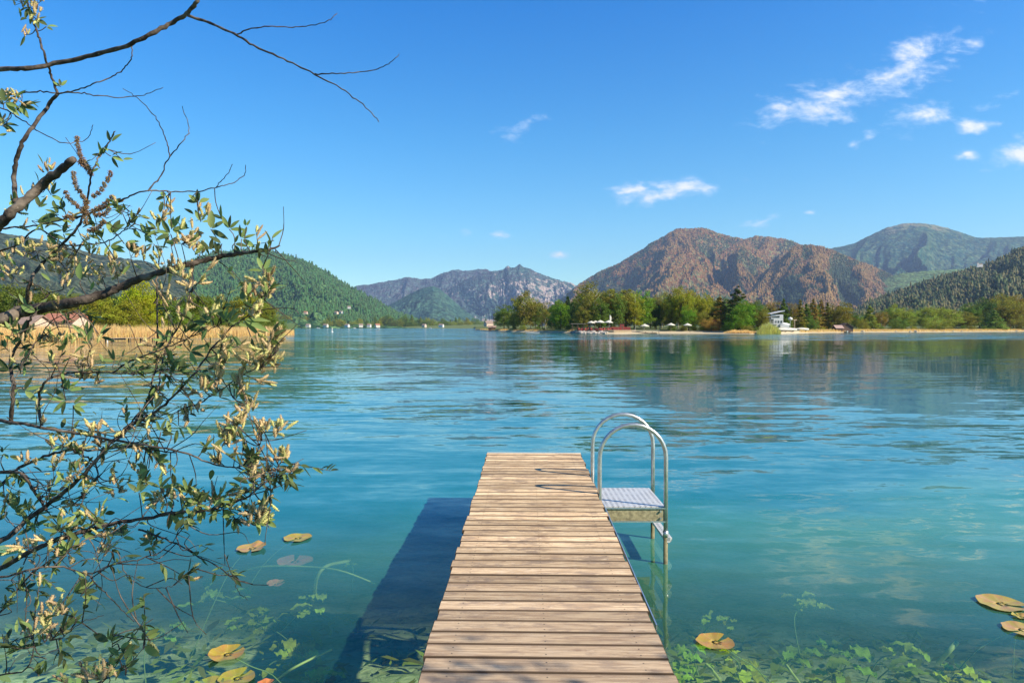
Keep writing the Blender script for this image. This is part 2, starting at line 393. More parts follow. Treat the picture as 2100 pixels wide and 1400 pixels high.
def forest(name, grid, n, mats, hmin, hmax, tint, seed, rows, label, conifer=.6, zmin=6, xr=None, gv=None):
    """thousands of small crowns standing on a hillside"""
    X, Y, Z = grid; g = np.random.default_rng(seed)
    i = g.integers(rows[0], rows[1], n*3); j = g.integers(0, X.shape[1]-1, n*3)
    a, b = g.random(n*3), g.random(n*3)
    def sm(Q): return (Q[i, j]*(1-a)+Q[i+1, j]*a)*(1-b)+(Q[i, j+1]*(1-a)+Q[i+1, j+1]*a)*b
    x, y, z = sm(X), sm(Y), sm(Z); ok = z > zmin
    if xr: ok &= (x/y > xr[0]) & (x/y < xr[1])
    vv = sm(gv)[ok][:n] if gv is not None else None
    x, y, z = x[ok][:n], y[ok][:n], z[ok][:n]; n = len(x)
    # template: three-tier ragged crown
    k = 7; V0 = []; F0 = []
    for tier, (zb, rb, zt) in enumerate([(.06,.30,.55),(.30,.23,.78),(.56,.15,1.0)]):
        b0 = len(V0)
        for q in range(k): V0.append((math.cos(2*math.pi*q/k+tier)*rb, math.sin(2*math.pi*q/k+tier)*rb, zb))
        V0.append((0,0,zt)); F0 += [(b0+q, b0+(q+1)%k, b0+k) for q in range(k)]
    C = np.array(V0); CF = np.array(F0)
    V1 = []; F1 = []                     # round crown
    for r, (zz, rr) in enumerate([(.10,.20),(.35,.42),(.62,.44),(.86,.26)]):
        for q in range(k): V1.append((math.cos(2*math.pi*q/k+r*.4)*rr, math.sin(2*math.pi*q/k+r*.4)*rr, zz))
    V1.append((0,0,1.0))
    for r in range(3):
        for q in range(k):
            p0, p1 = r*k+q, r*k+(q+1)%k; F1 += [(p0, p1, p1+k), (p0, p1+k, p0+k)]
    F1 += [(3*k+q, 3*k+(q+1)%k, 4*k) for q in range(k)]
    D_, DF = np.array(V1), np.array(F1)
    Vs, Fs, At = [], [], []; base = 0
    kind = g.random(n) < conifer
    for sel, V_, F_, hs, ws in ((kind, C, CF, 1.0, 1.0), (~kind, D_, DF, .62, .8)):
        idx = np.where(sel)[0]; m = len(idx)
        if not m: continue
        h = g.uniform(hmin, hmax, m)*hs; an = g.uniform(0, 6.28, m)
        jit = 1+g.normal(0, .16, (m, len(V_), 3))
        P = V_[None]*jit
        px = P[...,0]*np.cos(an)[:,None]-P[...,1]*np.sin(an)[:,None]; py = P[...,0]*np.sin(an)[:,None]+P[...,1]*np.cos(an)[:,None]
        W = np.stack([x[idx][:,None]+px*(h*ws)[:,None], y[idx][:,None]+py*(h*ws)[:,None], z[idx][:,None]-1.0+P[...,2]*h[:,None]], -1)
        Vs.append(W.reshape(-1,3)); Fs.append((F_[None]+(np.arange(m)*len(V_))[:,None,None]).reshape(-1,3)+base); base += m*len(V_)
        at0 = g.random(m) if vv is None else np.clip(.52+(vv[idx]-.52)*2.2+g.normal(0, .06, m)+.65*fbm(x[idx]/330, y[idx]/330, 3, 3), 0, 1)
        At.append(np.repeat(at0, len(V_)))
    o = mk(name, np.concatenate(Vs), np.concatenate(Fs), mats, attr=np.concatenate(At))
    o.color = tint; tag(o, label, 'forest', kind='stuff'); return o
m_forest = foliage_mat('forest_crowns', (.055,.090,.034), .55, .12)
forest('hillside_forest', GH, 15000, m_forest, 9, 21, (.98,1.35,1.0,1), 5, (40,189), 'green spruce forest covering the rounded hill on the left shore', .55)
m_forest2 = foliage_mat('mixed_forest_crowns', (.055,.085,.030), .55, .12, alt=(.105,.080,.038))
forest('hillside_forest', RH, 15000, m_forest2, 7, 18, (.92,1.02,.72,1), 6, (10,179), 'dark mixed forest with brown leafless trees on the right hill', .22, xr=(.42,.95))

m_forest3 = foliage_mat('brown_slope_crowns', (.045,.080,.032), .45, .10, alt=(.225,.100,.038))
forest('hillside_forest', BM1[:3], 22000, m_forest3, 13, 21, (1,1,1,1), 8, (20,236), 'rust brown and dark green forest covering the highest middle mountain', .35, gv=BM1[3])
forest('hillside_forest', BM2[:3], 5000, m_forest3, 13, 20, (.92,.98,1,1), 9, (20,147), 'dark green forest on the steep spur of the middle mountain', .5, gv=BM2[3])
forest('hillside_forest', BM3[:3], 16000, m_forest3, 12, 20, (.95,1,1,1), 10, (20,187), 'brown and green forest on the rounded lower mountain in front', .35, gv=BM3[3])
# ------------------------------------------------------------------ water and lakebed
def water_mat():
    m, w = mat_new('lake_water'); P = w.n('ShaderNodeTexCoord').outputs['Object']
    sep = w.n('ShaderNodeSeparateXYZ', {0: P}); X, Y = sep.outputs[0], sep.outputs[1]
    def nz(sx, sy, scale, det=2, rot=0., dist=.3, rough=.5):
        mp = w.n('ShaderNodeMapping', {'Vector': P, 'Scale': (sx, sy, 1), 'Rotation': (0,0,R(rot))}).outputs[0]
        c = w.noise(mp, scale, det, rough, dist).outputs['Color']
        return w.vm('SUBTRACT', c, (.5,.5,.5))
    def sc(v, k): return w.n('ShaderNodeVectorMath', {0: v, 'Scale': k}, operation='SCALE').outputs[0]
    patch = w.ramp(w.noise(w.n('ShaderNodeMapping', {'Vector': P, 'Scale': (.35,1,1)}).outputs[0], .09, 3, .6).outputs[0], .38, .62, .45, 1.25)
    # ruffled band in front of the far shores, calm belt, small waves near the jetty
    wob = w.m('MULTIPLY', w.m('SUBTRACT', w.noise(w.n('ShaderNodeMapping', {'Vector': P, 'Scale': (.25,1,1)}).outputs[0], .02, 3, .6).outputs[0], .5), 90.)
    Yw = w.m('ADD', Y, wob)
    band = w.ramp(Yw, 100., 150., 0.0, 1.0)
    near = w.m('MULTIPLY', w.ramp(Y, 6., 14., .8, 1.05), w.ramp(Y, 20., 50., 1.0, .55))
    calm = w.ramp(w.m('ADD', w.m('DIVIDE', X, w.m('MAXIMUM', Y, 1.)), w.m('MULTIPLY', wob, .0012)), .0, .16, 1.0, .42)
    near = w.m('MULTIPLY', near, w.m('MAXIMUM', calm, w.ramp(Y, 14., 24., 1., 0.)))
    k1 = w.m('MULTIPLY', w.m('MULTIPLY', near, patch), .20)
    s = sc(nz(.28, 1.0, 3.3, 3, 7), k1)
    s = w.vm('ADD', s, sc(nz(.26, 1.0, 1.25, 3, -6), w.m('MULTIPLY', k1, 1.1)))
    s = w.vm('ADD', s, sc(nz(.5, 1.0, 8.0, 3, 12), w.m('MULTIPLY', k1, .55)))
    s = w.vm('ADD', s, sc(nz(.22, 1.0, .30, 2, 3), w.m('MULTIPLY', w.m('MULTIPLY', patch, calm), .050)))
    s = w.vm('ADD', s, sc(nz(.12, 1.0, .6, 2, 0), w.m('MULTIPLY', band, .80)))
    s = w.vm('MULTIPLY', s, (.55, 1.0, 0.0))
    nrm = w.vm('NORMALIZE', w.vm('ADD', s, (0,0,1)))
    inc = w.n('ShaderNodeNewGeometry').outputs['Incoming']
    ci = w.m('MINIMUM', w.m('ABSOLUTE', w.vm('DOT_PRODUCT', inc, nrm)), 1.0)
    fr = w.m('ADD', w.m('MULTIPLY', w.m('POWER', w.m('SUBTRACT', 1.0, ci), 5.0), .98), .02)
    gl = w.n('ShaderNodeBsdfGlossy', {'Color': (1,1,1,1), 'Roughness': w.ramp(Y, 15., 160., .02, .07), 'Normal': nrm}).outputs[0]
    # turbid body: scattered light plus what still shows of the bed where it is shallow
    big = w.noise(P, .35, 4, .6).outputs[0]
    yb = w.m('ADD', Y, w.m('MULTIPLY', w.m('SUBTRACT', big, .5), 5.)); yb = w.m('SUBTRACT', yb, w.m('MULTIPLY', X, .25))
    col = w.mix(w.ramp(big, .35, .65), BODY[0], BODY[1])
    col = w.mix(w.ramp(yb, 6.5, 9.5), col, BODY[3]); col = w.mix(w.ramp(Y, 14., 40.), col, BODY[2])
    body = w.n('ShaderNodeBsdfDiffuse', {'Color': col, 'Roughness': 0.0}).outputs[0]
    tr = w.n('ShaderNodeBsdfTransparent', {'Color': (.82,1.0,.84,1)}).outputs[0]
    yy = w.m('ADD', Y, w.m('MULTIPLY', w.m('SUBTRACT', w.noise(P, .8, 3, .6).outputs[0], .5), 1.2))
    yy = w.m('ADD', yy, w.m('MULTIPLY', X, .10))
    T = w.ramp(yy, 3.8, 9.8, .94, .04)
    T = w.m('MAXIMUM', T, w.ramp(yy, 8., 12., .10, 0.0))
    bd = w.n('ShaderNodeMixShader', {0: T, 1: body, 2: tr}).outputs[0]
    mx = w.n('ShaderNodeMixShader', {0: fr, 1: bd, 2: gl}).outputs[0]
    finish(w, mx); return m

o = mk('lake_water', [(-9000,-400,0),(9000,-400,0),(9000,12000,0),(-9000,12000,0)], [[0,1,2,3]], water_mat())
tag(o, kind='structure')
def bed_z(x, y):
    d = 0.30+0.20*(y-1.5)+0.05*np.maximum(x, 0)
    return -np.clip(d, -2.5, 6.5)+.12*fbm(x*.7, y*.7, 4, 3)+.04*fbm(x*3, y*3, 3, 9)
gx_ = np.concatenate([np.linspace(-60, -9, 20)[:-1], np.linspace(-9, 9, 150), np.linspace(9, 60, 20)[1:]])
gy_ = np.concatenate([np.linspace(-30, 0, 20)[:-1], np.linspace(0, 14, 120), np.linspace(14, 60, 20)[1:]])
YY, XX = np.meshgrid(gy_, gx_, indexing='ij'); n_, m_ = XX.shape
ZZ = bed_z(XX, YY)
ZZ = np.where(YY < 1.2, np.clip(.12+(1.2-YY)*.45, -3, .62)+.05*fbm(XX*1.3, YY*1.3, 4, 4), ZZ)
i = np.arange((n_-1)*m_).reshape(n_-1, m_)[:, :-1].ravel()
mb, w = mat_new('lakebed'); tc = w.n('ShaderNodeTexCoord').outputs['Object']
n1 = w.noise(tc, .9, 6, .65, .6).outputs[0]; n2 = w.noise(tc, 4.5, 5, .65, 1.2).outputs[0]
c = w.mix(w.ramp(n1, .32, .56), (.24,.29,.15), (.62,.60,.36)); c = w.mix(w.m('MULTIPLY', w.ramp(n2, .46, .68), .8), c, (.17,.25,.08))
zz = w.n('ShaderNodeSeparateXYZ', {0: tc}).outputs[2]
c = w.mix(w.ramp(zz, -.05, .15), c, (.10,.12,.04))
finish(w, pbr(w, c, .95, w.n('ShaderNodeBump', {'Strength': .8, 'Distance': .06, 'Height': n2}).outputs[0], spec=.1))
o = mk('lakebed', np.stack([XX, YY, ZZ], -1).reshape(-1, 3), np.stack([i, i+1, i+m_+1, i+m_], 1), mb, smooth=True); tag(o, kind='structure')
o = mk('lakebed', [(-9000,-400,-7),(9000,-400,-7),(9000,12000,-7),(-9000,12000,-7)], [[0,1,2,3]], mb); tag(o, kind='structure')

# ------------------------------------------------------------------ shores
m_shore = land_mat('shore_ground', (.50,.41,.27), (.11,.13,.045))
m_shore2 = land_mat('meadow_ground', (.36,.30,.15), (.12,.15,.05), -.5, .5)
def shore(name, line, depths, zs, mat, noise_a=.12):
    """line of (px, py) waterline points; the land rises behind it"""
    P = np.array(line, float); px = np.linspace(P[0,0], P[-1,0], 900); py = np.interp(px, P[:,0], P[:,1])
    W = np.array([tuple(on(a, b)) for a, b in zip(px, py)])
    rows = []
    for dd, z in zip(depths, zs):
        Y = W[:,1]+dd; X = W[:,0]*Y/W[:,1]
        rows.append(np.stack([X, Y, z+noise_a*fbm(X/6., Y/6., 3, 5)*(1 if dd > 0 else 0)], -1))
    V = np.stack(rows); n, m = V.shape[:2]
    i = np.arange((n-1)*m).reshape(n-1, m)[:, :-1].ravel()
    o = mk(name, V.reshape(-1, 3), np.stack([i, i+1, i+m+1, i+m], 1), mat, smooth=True); tag(o, kind='structure'); return o
RS = [(975,677.8),(1000,679),(1050,680.6),(1120,681.6),(1170,682.6),(1190,684.2),(1260,684.4),(1330,683.8),(1400,683.9),(1480,684.3),(1540,685),(1600,684.4),(1660,682.6),(1750,681.4),(1850,681.0),(1950,680.6),(2040,680.2),(2100,679.8),(2400,679.3),(4200,679.0)]
shore('shore_land', RS, [-6,-.5,0,2,6,14,30,60,140,500,1200,2600], [-1.2,-.12,.02,.28,.75,1.1,1.5,2,2.6,3.5,5,8], m_shore)
FS = [(-500,672.9),(400,672.9),(700,672.7),(850,672.9),(1030,673.2),(1100,673.4)]
shore('far_shore_land', FS, [-20,0,10,40,120,400,1500], [-1,.05,1.2,3,6,12,30], m_shore2, .3)
LS = [(-3000,760),(-1800,735),(-900,716),(-300,708),(-100,704),(0,702),(100,700),(200,697.5),(300,695.5),(400,693.5),(500,690.5),(560,688.6),(604,686.8)]
shore('left_shore_land', LS, [-4,-.5,0,2,6,15,40,90,200,500,900], [-.9,-.15,0,.15,.35,.6,1.0,1.4,2.2,5,9], land_mat('reed_ground', (.40,.30,.13), (.10,.14,.04), .1, .9))
def RY(px, extra=0.0):
    P = np.array(RS); return float(on(px, np.interp(px, P[:,0], P[:,1])).y)+extra
def LY(px, extra=0.0):
    P = np.array(LS); return float(on(px, np.interp(px, P[:,0], P[:,1])).y)+extra
def ground_r(ext): return float(np.interp(ext, [-6,-.5,0,2,6,14,30,60,140,500], [-1.2,-.12,.02,.28,.75,1.1,1.5,2,2.6,3.5]))
def ground_l(ext): return float(np.interp(ext, [-4,-.5,0,2,6,15,40,90,200,500], [-.9,-.15,0,.15,.35,.6,1.0,1.4,2.2,5]))

# ------------------------------------------------------------------ tree prototypes (unit height, scaled per copy)
m_bark = simple('bark', (.13,.10,.075), .9, .4, 6, .02); m_birch = simple('pale_bark', (.45,.42,.36), .8, .35, 8)
m_leaf = foliage_mat('tree_leaves', (.185,.205,.045), .42, .40)
def crown_mesh(name, g, env, clumps, per, leaf, spread, needle=False):
    """env(g) returns a clump centre (x,y,z) and its radius"""
    C = [env(g) for _ in range(clumps)]
    V = []; A = []
    for (c, r) in C:
        v = g.random()
        k = per
        d = g.normal(0, 1, (k, 3)); d /= np.linalg.norm(d, axis=1)[:,None]; d *= (g.random(k)**.45)[:,None]*r
        d[:,2] *= .75
        P = c+d
        a = g.normal(0, 1, (k, 3)); a /= np.linalg.norm(a, axis=1)[:,None]
        if needle: a[:,2] *= .35
        b = np.cross(a, g.normal(0, 1, (k, 3))); b /= np.linalg.norm(b, axis=1)[:,None]+1e-6
        s = leaf*g.uniform(.6, 1.4, (k, 1))
        q = np.stack([P-a*s, P-b*s*.55, P+a*s, P+b*s*.55], 1)
        V.append(q.reshape(-1, 3)); A.append(np.full(k*4, v))
    V = np.concatenate(V); n = len(V)//4
    F = np.arange(n*4).reshape(n, 4)
    me = mk(name, V, F, m_leaf, attr=np.concatenate(A))
    d = me.data; bpy.data.objects.remove(me); return d
def trunk_mesh(mat, g, h0, r0, limbs, spread, top, n=6):
    b = MB(); b.tube([(0,0,-.02),(g.normal(0,.005),g.normal(0,.005),h0*.5),(g.normal(0,.01),g.normal(0,.01),h0),(g.normal(0,.015),g.normal(0,.015),top)], [r0*1.35, r0, r0*.75, r0*.15], n)
    for k in range(limbs):
        z = h0*g.uniform(.7, 1.0)+(top-h0)*g.random()*.6; an = g.uniform(0, 6.28); l = spread*g.uniform(.5, 1)
        b.tube([(0,0,z),(math.cos(an)*l*.5, math.sin(an)*l*.5, z+l*.35),(math.cos(an)*l, math.sin(an)*l, z+l*.9)], [r0*.4, r0*.25, r0*.06], 4)
    o = b.build('trunk', mat, smooth=True); d = o.data; bpy.data.objects.remove(o); return d
def shell(g, rx, rz, cz, lo=.55, rad=.11, flat=0.0):
    d = g.normal(0, 1, 3); d /= np.linalg.norm(d); q = g.uniform(lo, 1)
    lump = 1+.18*math.sin(5*math.atan2(d[1], d[0])+d[2]*4)
    return np.array([d[0]*rx*q*lump, d[1]*rx*q*lump, cz+d[2]*rz*q*(1 if d[2] > 0 else 1-flat)]), rad*g.uniform(.6, 1.2)
def con(g, r, rad):
    z = 1-g.random()**.62*.95; an = g.uniform(0, 6.28); q = g.uniform(.35, 1)
    rr = r*(1.02-z)*(1+.20*math.sin(z*42))*q
    return np.array([math.cos(an)*rr, math.sin(an)*rr, z*.98]), rad*(1.25-z)*g.uniform(.7, 1.2)
PROTO = {}
def protos(detail, suffix):
    g = np.random.default_rng(11+len(suffix))
    D = detail
    def P(kind, env, cl, per, leaf, tr):
        PROTO[kind+suffix] = (crown_mesh('crown', g, env, cl, int(per*D), leaf/(D**.35), 0), tr)
    P('round', lambda g: shell(g, .38, .46, .54, .45, .115), 120, 80, .0155, trunk_mesh(m_bark, g, .25, .018, 7, .3, .8))
    P('round2', lambda g: shell(g, .46, .47, .52, .45, .12), 130, 80, .0165, trunk_mesh(m_bark, g, .2, .02, 7, .35, .8))
    P('tall', lambda g: shell(g, .23, .48, .52, .3, .095), 120, 65, .0140, trunk_mesh(m_bark, g, .25, .013, 6, .16, .92))
    P('birch', lambda g: shell(g, .23, .46, .55, .25, .09), 105, 55, .0130, trunk_mesh(m_birch, g, .3, .011, 6, .16, .95))
    P('thin', lambda g: shell(g, .30, .48, .52, .25, .10), 110, 52, .0120, trunk_mesh(m_birch, g, .3, .014, 12, .3, .9))
    P('fir', lambda g: con(g, .25, .06), 200, 46, .0135, trunk_mesh(m_bark, g, .2, .014, 0, .1, .97))
    P('narrowfir', lambda g: con(g, .17, .05), 170, 44, .0130, trunk_mesh(m_bark, g, .2, .012, 0, .1, .97))
    P('bush', lambda g: shell(g, .62, .50, .45, .4, .17, .15), 90, 70, .0190, trunk_mesh(m_bark, g, .15, .02, 5, .3, .6))
    P('bush2', lambda g: shell(g, .85, .50, .45, .4, .20, .2), 110, 70, .0220, trunk_mesh(m_bark, g, .12, .02, 6, .4, .6))
protos(1.0, '')
protos(.22, '_far')
def tree(kind, name, loc, h, wide, tint, label, cat='tree', group=None, rz=None):
    cr, tr = PROTO[kind]
    e = empty(name, loc, random.uniform(0, 6.28) if rz is None else rz); e.scale = (h*wide, h*wide, h)
    c = bpy.data.objects.new('crown', cr); link(c, e); c.color = tint+(1,)
    t = bpy.data.objects.new('trunk', tr); link(t, e)
    tag(e, label, cat, group); return e
GR=(.75,1.0,.55); DG=(.38,.60,.48); YG=(1.75,1.55,.42); OL=(1.35,1.12,.62); BR=(1.75,1.10,.72); BG=(.95,1.45,.35); PG=(1.55,1.60,.95); RB=(1.9,.95,.85)
# (px, top py, width px, kind, tint, how far behind the waterline, name, label)
T = [
(1034,626,44,'round',GR,22,'broadleaf_tree','small green tree at the left tip of the wooded shore'),
(1052,634,26,'bush',OL,14,'broadleaf_tree','low olive bush tree beside the big rounded olive tree'),
(1076,598,58,'round',OL,18,'broadleaf_tree','big rounded olive tree standing apart near the left tip of the wood'),
(1098,622,30,'round',GR,30,'broadleaf_tree','dark green tree tucked behind the big rounded olive tree'),
(1118,616,32,'thin',OL,22,'broadleaf_tree','thin half bare tree left of the bright green round tree'),
(1132,640,30,'bush',DG,14,'broadleaf_tree','dark low tree at the foot of the half bare tree'),
(1150,616,42,'round',BG,16,'broadleaf_tree','bright fresh green round tree behind the sandy shore'),
(1164,602,26,'fir',DG,34,'fir_tree','dark pointed fir behind the bright green round tree'),
(1184,618,34,'round',DG,24,'broadleaf_tree','dark green tree left of the tallest olive brown tree'),
(1210,574,64,'thin',OL,18,'broadleaf_tree','tallest olive brown tree above the waterside cafe'),
(1196,628,34,'round',OL,14,'broadleaf_tree','low olive tree in front of the tallest tree by the cafe'),
(1231,612,40,'round',GR,16,'broadleaf_tree','green tree at the right foot of the tallest olive brown tree'),
(1250,590,44,'tall',OL,22,'broadleaf_tree','slim olive tree right of the tallest tree'),
(1268,600,34,'birch',GR,18,'birch_tree','first pale stemmed birch behind the cafe benches'),
(1283,591,46,'tall',OL,26,'broadleaf_tree','olive topped tree behind the red benches'),
(1303,600,34,'birch',YG,16,'birch_tree','birch with a yellow green crown right of the red benches'),
(1320,594,44,'birch',BG,18,'birch_tree','fresh green birch with two white stems left of the dark gap'),
(1346,618,34,'round',DG,24,'broadleaf_tree','dark blue green tree filling the gap behind the beach'),
(1354,598,38,'thin',OL,30,'broadleaf_tree','thin olive tree above the dark gap'),
(1378,594,48,'round',YG,22,'broadleaf_tree','yellow green tree behind the parasol with the low hedge'),
(1402,590,54,'round',YG,20,'broadleaf_tree','highest yellow green tree in the middle of the beach'),
(1424,598,46,'round',YG,24,'broadleaf_tree','rounded yellow green tree right of the highest yellow green one'),
(1412,628,36,'round',BG,13,'broadleaf_tree','bright green low tree directly behind the right parasol'),
(1444,604,36,'round',YG,26,'broadleaf_tree','yellow green tree left of the brown larch'),
(1442,634,30,'bush',OL,14,'broadleaf_tree','small olive bush between parasol and brown larch'),
(1476,604,48,'fir',BR,18,'larch_tree','broad olive brown larch left of the dark spruce'),
(1459,650,42,'bush',RB,9,'shrub','reddish brown rounded shrub at the end of the beach'),
(1513,586,56,'fir',(.42,.56,.40),22,'spruce_tree','tall dark pointed spruce above the beach end'),
(1526,616,44,'round',BG,14,'broadleaf_tree','fresh green tree in front of the tall dark spruce'),
(1508,640,44,'bush',BG,10,'broadleaf_tree','low bright green bush tree at the foot of the spruce'),
(1552,617,40,'round',GR,26,'broadleaf_tree','green tree between the spruce and the white house'),
(1562,634,34,'round',OL,14,'broadleaf_tree','olive tree just left of the white house'),
(1586,616,38,'thin',BR,44,'broadleaf_tree','brownish half bare tree behind the white house roof'),
(1607,612,24,'narrowfir',GR,34,'fir_tree','narrow green fir right behind the white house'),
(1625,618,26,'thin',BR,40,'broadleaf_tree','brown leafless tree right of the narrow green fir'),
(1641,614,26,'narrowfir',OL,30,'fir_tree','olive fir behind the tarpaulin covered boats'),
(1654,622,24,'narrowfir',GR,26,'fir_tree','green fir between two brown larches'),
(1668,612,28,'narrowfir',BR,32,'larch_tree','reddish larch with the highest tip right of the house'),
(1684,614,30,'narrowfir',BR,34,'larch_tree','second reddish larch left of the round olive tree'),
(1698,620,26,'narrowfir',OL,28,'fir_tree','olive fir touching the round olive tree above the boathouse'),
(1668,648,26,'bush',GR,10,'shrub','small green shrub on the grass below the larches'),
(1724,621,54,'round',(1.3,1.0,.5),20,'broadleaf_tree','large round olive tree above the brown boathouse'),
(1756,642,28,'round',GR,18,'broadleaf_tree','small green tree right of the boathouse'),
(1784,624,30,'fir',PG,20,'fir_tree','pale green fir alone right of the boathouse'),
(1768,650,26,'bush',OL,12,'shrub','olive shrub left of the lone pale fir'),
(1808,638,30,'thin',BR,18,'broadleaf_tree','brownish small tree right of the lone pale fir'),
(1832,624,34,'round',PG,20,'broadleaf_tree','pale green tree left of the long bushy group'),
(1858,632,42,'round',PG,18,'broadleaf_tree','soft green round tree in the long bushy group'),
(1845,650,40,'bush',GR,12,'shrub','green shrub at the foot of the soft green trees'),
(1905,628,56,'round2',PG,18,'willow_bush_tree','broad pale yellow green tree left half of the long bushy group'),
(1938,630,60,'round2',PG,16,'willow_bush_tree','broad pale yellow green tree right half of the long bushy group'),
(1920,648,60,'bush2',PG,10,'shrub','pale green spreading shrub under the broad trees'),
(1976,640,44,'round',OL,18,'broadleaf_tree','olive tree at the right end of the long bushy group'),
(1992,622,42,'round',GR,26,'broadleaf_tree','dark green tree above the open bank'),
(2016,612,46,'round',DG,26,'broadleaf_tree','dark green tree left of the pale fir at the bank'),
(2046,604,58,'round',OL,28,'broadleaf_tree','large olive tree behind the pale fir at the right end'),
(2041,634,34,'fir',(1.3,1.6,1.3),8,'fir_tree','small pale green fir in front of the wood at the right end'),
(2072,610,46,'round',OL,22,'broadleaf_tree','brown green tree right of the small pale fir'),
(2092,606,56,'round',(1.7,1.15,.55),24,'broadleaf_tree','golden brown tree cut by the right picture edge'),
(2096,646,48,'bush2',OL,10,'shrub','olive shrub on the bank at the right picture edge'),
(2140,600,60,'round',OL,24,'broadleaf_tree','olive tree beyond the right picture edge'),
]
for (px, ty, wd, kind, tint, ext, nm, lab) in T:
    if px > 1540 and nm != 'shrub': ext += 6
    Y = RY(px, ext); z0 = ground_r(ext)-.1
    p = at(px, ty, Y); h = (p.z-z0)*1.02; wm = wd*(1.45 if kind in ('fir','narrowfir') else 1.1)/1400*Y
    base = {'round':.80,'round2':.98,'tall':.46,'birch':.46,'thin':.62,'fir':.50,'narrowfir':.34,'bush':1.35,'bush2':1.85}[kind]
    tree(kind, nm, (p.x, Y, z0), h, min(2.2, max(.4, wm/(h*base))), tint, lab)
# second row: the darker wood behind, trees nothing tells apart
g2 = random.Random(4)
for k in range(95):
    px = 1045+k*11.6+g2.uniform(-5,5); ext = g2.uniform(40, 75); Y = RY(px, ext)
    top = np.interp(px, [1040,1080,1150,1200,1280,1340,1400,1450,1520,1560,1700,1760,1850,1950,2000,2060,2200], [640,618,622,596,602,610,606,612,620,624,624,645,640,640,624,612,606])+g2.uniform(-6,10)
    con_ = px > 1560 and px < 1760
    p = at(px, top, Y); z0 = ground_r(ext)-.2
    tree(g2.choice(['narrowfir','fir','thin'] if con_ else ['round','tall','thin','round2']), 'woodland_tree', (p.x, Y, z0), p.z-z0, 1.0, g2.choice([OL,GR,DG,DG,BR] if con_ else [OL,GR,DG,(.6,.8,.45)]),
         'tree in the darker back row of the wood behind the beach', group='back row of the shore wood')
# undergrowth hedge along the wood edge
for k in range(46):
    px = 1050+k*23+g2.uniform(-8,8)
    if 1180 < px < 1345 or 1565 < px < 1660: continue
    ext = g2.uniform(9, 15); Y = RY(px, ext); hh = g2.uniform(1.3, 3.0)
    tree('bush', 'shrub', (azim(px)*Y, Y, ground_r(ext)-.1), hh, g2.uniform(.9,1.5), g2.choice([OL,GR,YG,PG]), 'low shrub along the grassy bank in front of the wood', 'shrub', 'low shrubs along the bank')
# ---- left shore
TL = [
(-60,560,120,'round',GR,60,'broadleaf_tree','dark green tree at the left picture edge behind the branches'),
(30,580,90,'round2',(.8,.9,.5),55,'broadleaf_tree','grey green tree above the grey roofed boathouse'),
(100,592,90,'round2',(.85,.9,.5),52,'broadleaf_tree','dull green tree between the two boathouse roofs'),
(160,604,70,'round',OL,40,'broadleaf_tree','olive tree above the red roofed boathouse'),
(70,640,60,'bush',YG,22,'shrub','yellow green shrub between the grey and the red roof'),
(105,668,50,'bush',YG,10,'shrub','low bright shrub in front of the red roofed boathouse'),
(205,606,90,'round2',(1.5,1.35,.40),26,'broadleaf_tree','wide yellow green tree right of the red roofed boathouse'),
(262,612,80,'round2',(1.6,1.4,.45),22,'broadleaf_tree','olive yellow bushy tree above the little jetty'),
(285,574,80,'round',(2.0,1.85,.22),32,'broadleaf_tree','brightest lime yellow tree on the left shore'),
(322,640,44,'bush',(1.8,1.6,.3),18,'shrub','lime green shrub below the brightest tree'),
(350,612,60,'round',GR,30,'broadleaf_tree','green tree right of the brightest lime tree'),
(385,600,60,'round',(.8,1.0,.4),36,'broadleaf_tree','mid green tree in the middle of the left wood'),
(420,602,64,'round2',(.95,1.1,.4),30,'broadleaf_tree','green tree behind the hanging catkins'),
(395,640,60,'bush2',(.9,1.1,.35),16,'shrub','green shrub in front of the left wood'),
(450,604,56,'round',OL,34,'broadleaf_tree','olive tree left of the gold green end tree'),
(465,636,60,'bush2',GR,16,'shrub','dark green shrub under the olive tree'),
(505,592,56,'round',(1.5,1.3,.35),24,'broadleaf_tree','gold green round tree ending the left wood'),
(535,606,40,'round',(1.1,1.1,.4),18,'broadleaf_tree','last tall tree of the left wood beside the water'),
(525,645,50,'bush',GR,10,'shrub','green shrub below the end of the left wood'),
(556,640,36,'bush',(.8,1.0,.5),12,'shrub','last shrub before the reed point'),
(578,652,26,'bush',(.8,1.0,.6),16,'shrub','small shrub near the tip of the reed point'),
]
for (px, ty, wd, kind, tint, ext, nm, lab) in TL:
    Y = LY(px, ext); z0 = ground_l(ext)-.1; p = at(px, ty, Y); h = p.z-z0; wm = wd/1400*Y
    base = {'round':.80,'round2':.98,'bush':1.35,'bush2':1.85}[kind]
    tree(kind, nm, (p.x, Y, z0), h, min(2.4, max(.45, wm/(h*base))), tint, lab)
for k in range(26):
    px = -150+k*28+g2.uniform(-8,8); ext = g2.uniform(60, 110); Y = LY(px, ext)
    top = np.interp(px, [-150,0,150,300,450,540,600], [575,590,606,600,610,618,640])+g2.uniform(-6,10); z0 = ground_l(ext)-.2
    p = at(px, top, Y)
    tree(g2.choice(['round','round2','fir']), 'woodland_tree', (p.x, Y, z0), p.z-z0, 1.0, g2.choice([OL,GR,DG,(.6,.8,.45)]), 'tree in the back row of the wood on the left shore', group='back row of the left wood')
